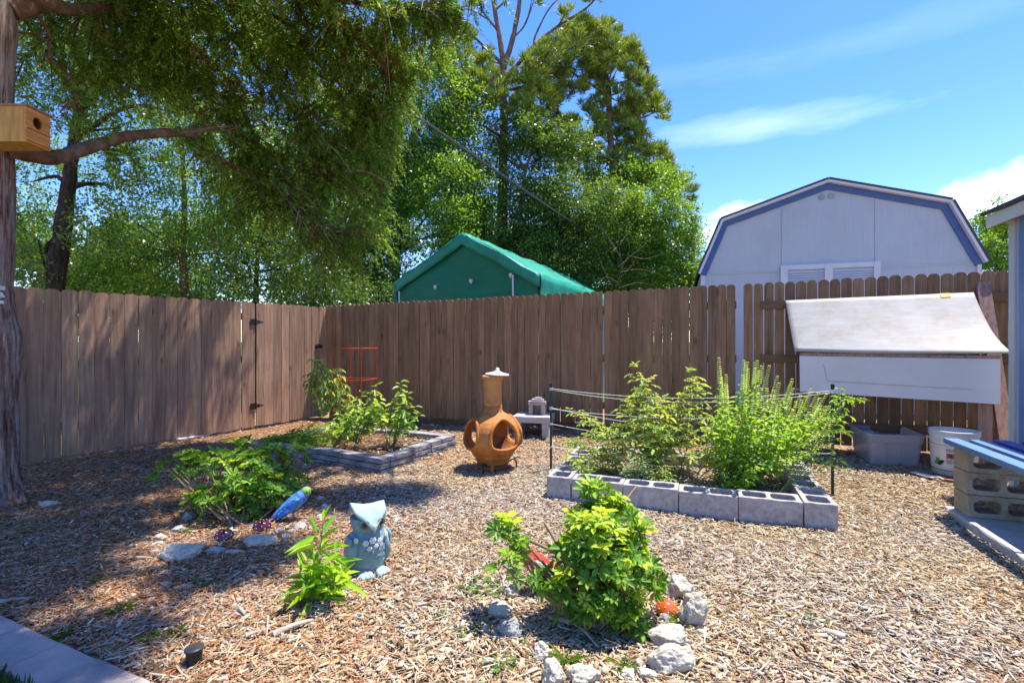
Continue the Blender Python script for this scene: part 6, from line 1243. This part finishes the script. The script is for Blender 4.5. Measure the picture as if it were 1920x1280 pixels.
for z, a, r_ in ((.36, -.95, .034), (1.62, -.85, .03)):
    c = V((cb.x + .172 * math.cos(a), cb.y + .172 * math.sin(a), z)); d = V((math.cos(a), math.sin(a), 0)); Mk = d.to_track_quat('Z', 'Y').to_matrix(); mb = MB(); mb.lathe([(r_ * 1.6, -.02), (r_ * 1.35, .012), (r_ * 1.05, .024), (r_, .022), (r_ * .6, .018), (0, .02)], c, 18, 1, Mk); mb.build('branch_scar', M['deadwood'], t)
for k, (dx, z, r_) in enumerate(((.0, 1.66, .030), (.012, 1.60, .026), (-.02, 1.61, .022), (.01, 1.545, .024), (-.01, 1.69, .016))):
    q = V((cb.x + .150 + dx, cb.y - .07, z)); mb = MB(); rough_box(mb, q, (r_ * 1.7, r_ * 1.3, r_ * 1.0), Matrix.Rotation(k * .9 + .3, 3, 'Y'), .008, k + 50); mb.build('bracket_fungus', M['fungus'], t)
CL = []          # limb paths carrying sprays
def climb(pts, r0, r1, spray=1.0):
    limb(t, pts, r0, r1, 'bark_l', 'limb', 12, .22, 9); CL.append((smooth_path(pts, 9), spray))
climb([V((-3.86, 3.83, 2.72)), P(100, 295, 4.0), P(170, 275, 4.25), P(245, 255, 4.5), P(350, 250, 4.9), P(372, 275, 5.1), P(395, 285, 5.3), P(430, 310, 5.6)], .062, .022, .35)
climb([P(352, 250, 4.9), P(400, 240, 5.2), P(440, 238, 5.5)], .03, .012, .7)
climb([V((-3.87, 3.85, 3.80)), P(90, 8, 4.05), P(140, 18, 4.3), P(210, 5, 4.7), P(300, -40, 5.2)], .068, .03, .5)
climb([P(60, 15, 4.0), P(90, 60, 4.1), P(92, 110, 4.15)], .018, .008, .4)
climb([V((-3.9, 3.9, 4.5)), P(200, -160, 4.6), P(400, -90, 5.0), P(560, -10, 5.4), P(680, 80, 5.8), P(740, 150, 6.1)], .075, .02, 1.1)
climb([V((-3.9, 3.9, 4.2)), P(260, -60, 4.9), P(390, 10, 5.4), P(330, 60, 5.6), P(310, 75, 5.7)], .06, .035, .5)
climb([P(420, 5, 5.4), P(520, 60, 5.8), P(620, 140, 6.2), P(700, 230, 6.4)], .045, .012, 1.2)
climb([P(390, 10, 5.4), P(470, 110, 5.7), P(560, 220, 6.0), P(620, 330, 6.2)], .04, .010, 1.2)
climb([P(330, 60, 5.6), P(410, 130, 5.8), P(470, 240, 6.0), P(510, 360, 6.1)], .035, .010, 1.1)
climb([P(430, 310, 5.6), P(500, 350, 5.9), P(560, 400, 6.1), P(620, 450, 6.2)], .02, .006, 1.1)
climb([P(560, -10, 5.4), P(700, 10, 5.5), P(790, 20, 5.6), P(840, 30, 5.7)], .03, .008, 1.2)
climb([V((-3.9, 3.9, 5.2)), V((-2.9, 3.9, 5.5)), V((-1.9, 4.1, 5.4)), V((-1.0, 4.5, 5.1)), V((-.3, 4.9, 5.0))], .07, .015, .8)
climb([V((-3.9, 3.8, 5.0)), V((-3.0, 3.3, 5.1)), V((-2.0, 3.0, 5.1)), V((-1.1, 3.2, 4.9))], .06, .015, 1.0)
climb([V((-3.9, 3.8, 4.6)), V((-3.2, 3.4, 4.5)), V((-2.2, 3.5, 4.4)), V((-1.3, 3.9, 4.2))], .05, .012, 1.0)
climb([V((-3.95, 3.9, 6.0)), V((-2.9, 4.6, 6.2)), V((-1.6, 5.2, 6.2)), V((-.4, 5.6, 6.0)), V((.5, 5.8, 5.9))], .06, .012, .8)
climb([V((-3.95, 3.9, 5.6)), V((-3.7, 5.2, 5.7)), V((-3.2, 6.4, 5.3)), V((-2.8, 7.3, 4.9))], .06, .012, 1.0)
climb([P(500, 30, 5.8), P(560, 80, 6.2), P(640, 90, 6.6), P(760, 110, 6.8)], .03, .008, 1.0)
climb([V((-3.9, 3.9, 4.8)), V((-4.4, 5.2, 4.9)), V((-4.3, 6.4, 4.5))], .05, .012, .9)
climb([V((-3.95, 3.7, 4.6)), V((-3.9, 2.9, 4.9)), V((-3.3, 2.2, 4.8))], .05, .012, .9)
S_, A_, LN = [], [], []; twm = MB()
for pp, sp in CL:
    pn_ = np.array([tuple(p) for p in pp]); seg_ = np.linalg.norm(np.diff(pn_, axis=0), axis=1); tot = seg_.sum(); cum = np.concatenate([[0], np.cumsum(seg_)]) / tot; k = int(tot * 15 * sp)
    for i in range(k):
        u = (.18 if tot > 1.2 else .05) + .82 * random.random() ** .8; u = min(u, 1); p = np.array([np.interp(u, cum, pn_[:, j]) for j in range(3)]); i0 = min(np.searchsorted(cum, u), len(pn_) - 1); ax = nz(pn_[i0] - pn_[max(i0 - 1, 0)] + 1e-6)
        out_ = nz(rng.normal(0, 1, 3) * [1, 1, .45] + ax * .9 + np.array([0, 0, .05])); ln = random.uniform(.25, .75) * (1.15 - .45 * u); e1_ = p + out_ * ln * .6 + np.array([0, 0, .02]); e2_ = p + out_ * ln + np.array([0, 0, -.22 * ln - .06]); twm.tube([V(p), V(e1_), V(e2_)], [.008, .006, .003], 4, cap=False)
        for j in range(9): w_ = .25 + .75 * (j + random.random()) / 9; q = (p * (1 - w_) + e2_ * w_) + np.array([0, 0, .10 * ln * w_ * (1 - w_) * 4]); S_.append(q); A_.append(nz(out_ * .6 + rng.normal(0, .6, 3) + np.array([0, 0, -.35]))); LN.append(random.uniform(.10, .26))
# hanging curtains of foliage
for (x, y, Y_, rx, ry, n) in ((560, 290, 6.1, 90, 110, 320), (300, 90, 5.4, 70, 60, 200), (390, 160, 5.7, 70, 60, 200), (250, 150, 5.3, 50, 50, 90), (470, 330, 6.0, 60, 90, 260), (650, 370, 6.3, 75, 90, 220), (620, 200, 6.3, 90, 90, 360), (700, 130, 6.3, 70, 80, 330), (690, 270, 6.4, 55, 70, 260), (770, 70, 6.0, 65, 60, 260), (610, 470, 6.3, 60, 55, 100), (480, 90, 5.6, 90, 70, 300), (590, 60, 5.8, 90, 70, 330), (240, 40, 5.0, 80, 50, 220), (110, 60, 4.6, 50, 60, 120), (100, 170, 4.7, 35, 60, 60), (330, 30, 5.0, 80, 60, 220), (70, 30, 4.3, 30, 40, 60), (170, 120, 4.8, 55, 50, 120), (420, 200, 5.9, 50, 60, 130), (540, 400, 6.2, 60, 60, 110), (690, 430, 6.5, 35, 60, 70), (820, 25, 5.8, 35, 40, 110), (730, 200, 6.5, 40, 50, 130), (420, 420, 6.0, 35, 40, 70), (350, 120, 5.6, 60, 50, 130), (640, 10, 5.6, 120, 40, 260), (420, 10, 5.2, 110, 40, 220)):
    c = np.array(P(x, y, Y_)); n = int(n * .72); d = rdir(n) * (rng.uniform(0, 1, n) ** .45)[:, None]; q = c + d * np.array([rx / F * Y_, .42, ry / F * Y_])
    for a in q: S_.append(a); A_.append(nz(np.array([rng.normal(.12, .55), rng.normal(0, .55), -.55]) + .45 * nz(a - c))); LN.append(random.uniform(.16, .36))
    for _ in range(n // 7):
        a = V(q[random.randrange(n)]); s = min((p for pp, sp in CL for p in pp[::3]), key=lambda p: (p - a).length); twm.tube(smooth_path([s, (s + a) / 2 + V((0, 0, .08)), a], 4), list(np.linspace(.009, .003, 9)), 4, cap=False)
for (x, y, z, r) in ((-2.1, 2.6, 4.9, .5), (-1.5, 2.7, 5.0, .5), (-.9, 2.6, 5.1, .45), (-2.4, 3.3, 4.9, .5), (-1.8, 3.3, 5.1, .5), (-1.2, 3.3, 5.0, .5), (-2.1, 4.0, 5.2, .5), (-1.4, 4.0, 5.2, .5), (-.2, 4.7, 5.6, .35), (.45, 4.9, 6.1, .3), (.85, 5.0, 6.2, .25), (-2.6, 2.6, 4.8, .45), (-.9, 2.1, 5.0, .4), (-1.3, 2.2, 4.9, .4), (-3.2, 3.2, 4.9, .45), (-3.3, 4.5, 5.1, .45), (-2.9, 3.9, 5.0, .45), (-1.7, 2.2, 4.9, .4), (-.35, 2.7, 5.1, .35), (-.1, 3.6, 5.3, .35), (-2.6, 4.6, 5.3, .5), (-1.8, 4.9, 5.4, .45)):
    n = int(1350 * r); c = np.array([x, y, z]); q = c + rdir(n) * (rng.uniform(0, 1, n) ** .45)[:, None] * np.array([r, r, r * .45])
    for a in q: S_.append(a); A_.append(nz(np.array([rng.normal(0, .8), rng.normal(0, .8), -.35]))); LN.append(random.uniform(.16, .34))
    s = min((p for pp, sp in CL for p in pp[::3]), key=lambda p: (p - V(c)).length); twm.tube(smooth_path([s, (s + V(c)) / 2 + V((0, 0, .08)), V(c)], 4), list(np.linspace(.02, .006, 9)), 5, cap=False)
btw = MB()
for _ in range(230):
    pp, sp = random.choice(CL[4:11] + CL[15:16]); a = random.choice(pp[len(pp) // 4:]); d = V((random.gauss(.35, .6), random.gauss(0, .5), random.uniform(-.7, .15))).normalized(); ln = random.uniform(.25, .8)
    btw.tube(smooth_path([a, a + d * ln * .5 + V((0, 0, .05)), a + d * ln + V((0, 0, -.18 * ln))], 5), list(np.linspace(.0075, .002, 11)), 4, cap=False)
tag(btw.build('bare_twigs', M['deadwood'], t), kind='stuff')
tag(twm.build('twigs', M['bark_l'], t), kind='stuff')
S_, A_, LN = np.array(S_), np.array(A_), np.array(LN); n = len(S_); per = 27
u = np.tile(np.linspace(.05, 1, per), n); p = np.repeat(S_, per, 0) + np.repeat(A_, per, 0) * (u * np.repeat(LN, per))[:, None]; p[:, 2] -= u ** 2 * np.repeat(LN, per) * .35; x, y = frame(np.repeat(A_, per, 0)); a = rng.uniform(0, 6.28, len(p)); d = nz(np.repeat(A_, per, 0) * .75 + (x * np.cos(a)[:, None] + y * np.sin(a)[:, None]) * .75 + np.array([0, 0, -.12]))
ln = rng.uniform(.035, .075, len(p)) * (1.15 - .55 * u); v, f = leaf4(p, d, rdir(len(p)), ln, ln * .26, .25, .1)
sel = np.repeat(rng.uniform(0, 1, n) < .10, per); f4 = f.reshape(-1, 4)
fast('crown', v.reshape(-1, 4, 3)[~sel].reshape(-1, 3), np.arange((~sel).sum() * 4).reshape(-1, 4), M['cedar'], t)
fast('dry_foliage', v.reshape(-1, 4, 3)[sel].reshape(-1, 3), np.arange(sel.sum() * 4).reshape(-1, 4), M['cedar_dry'], t)
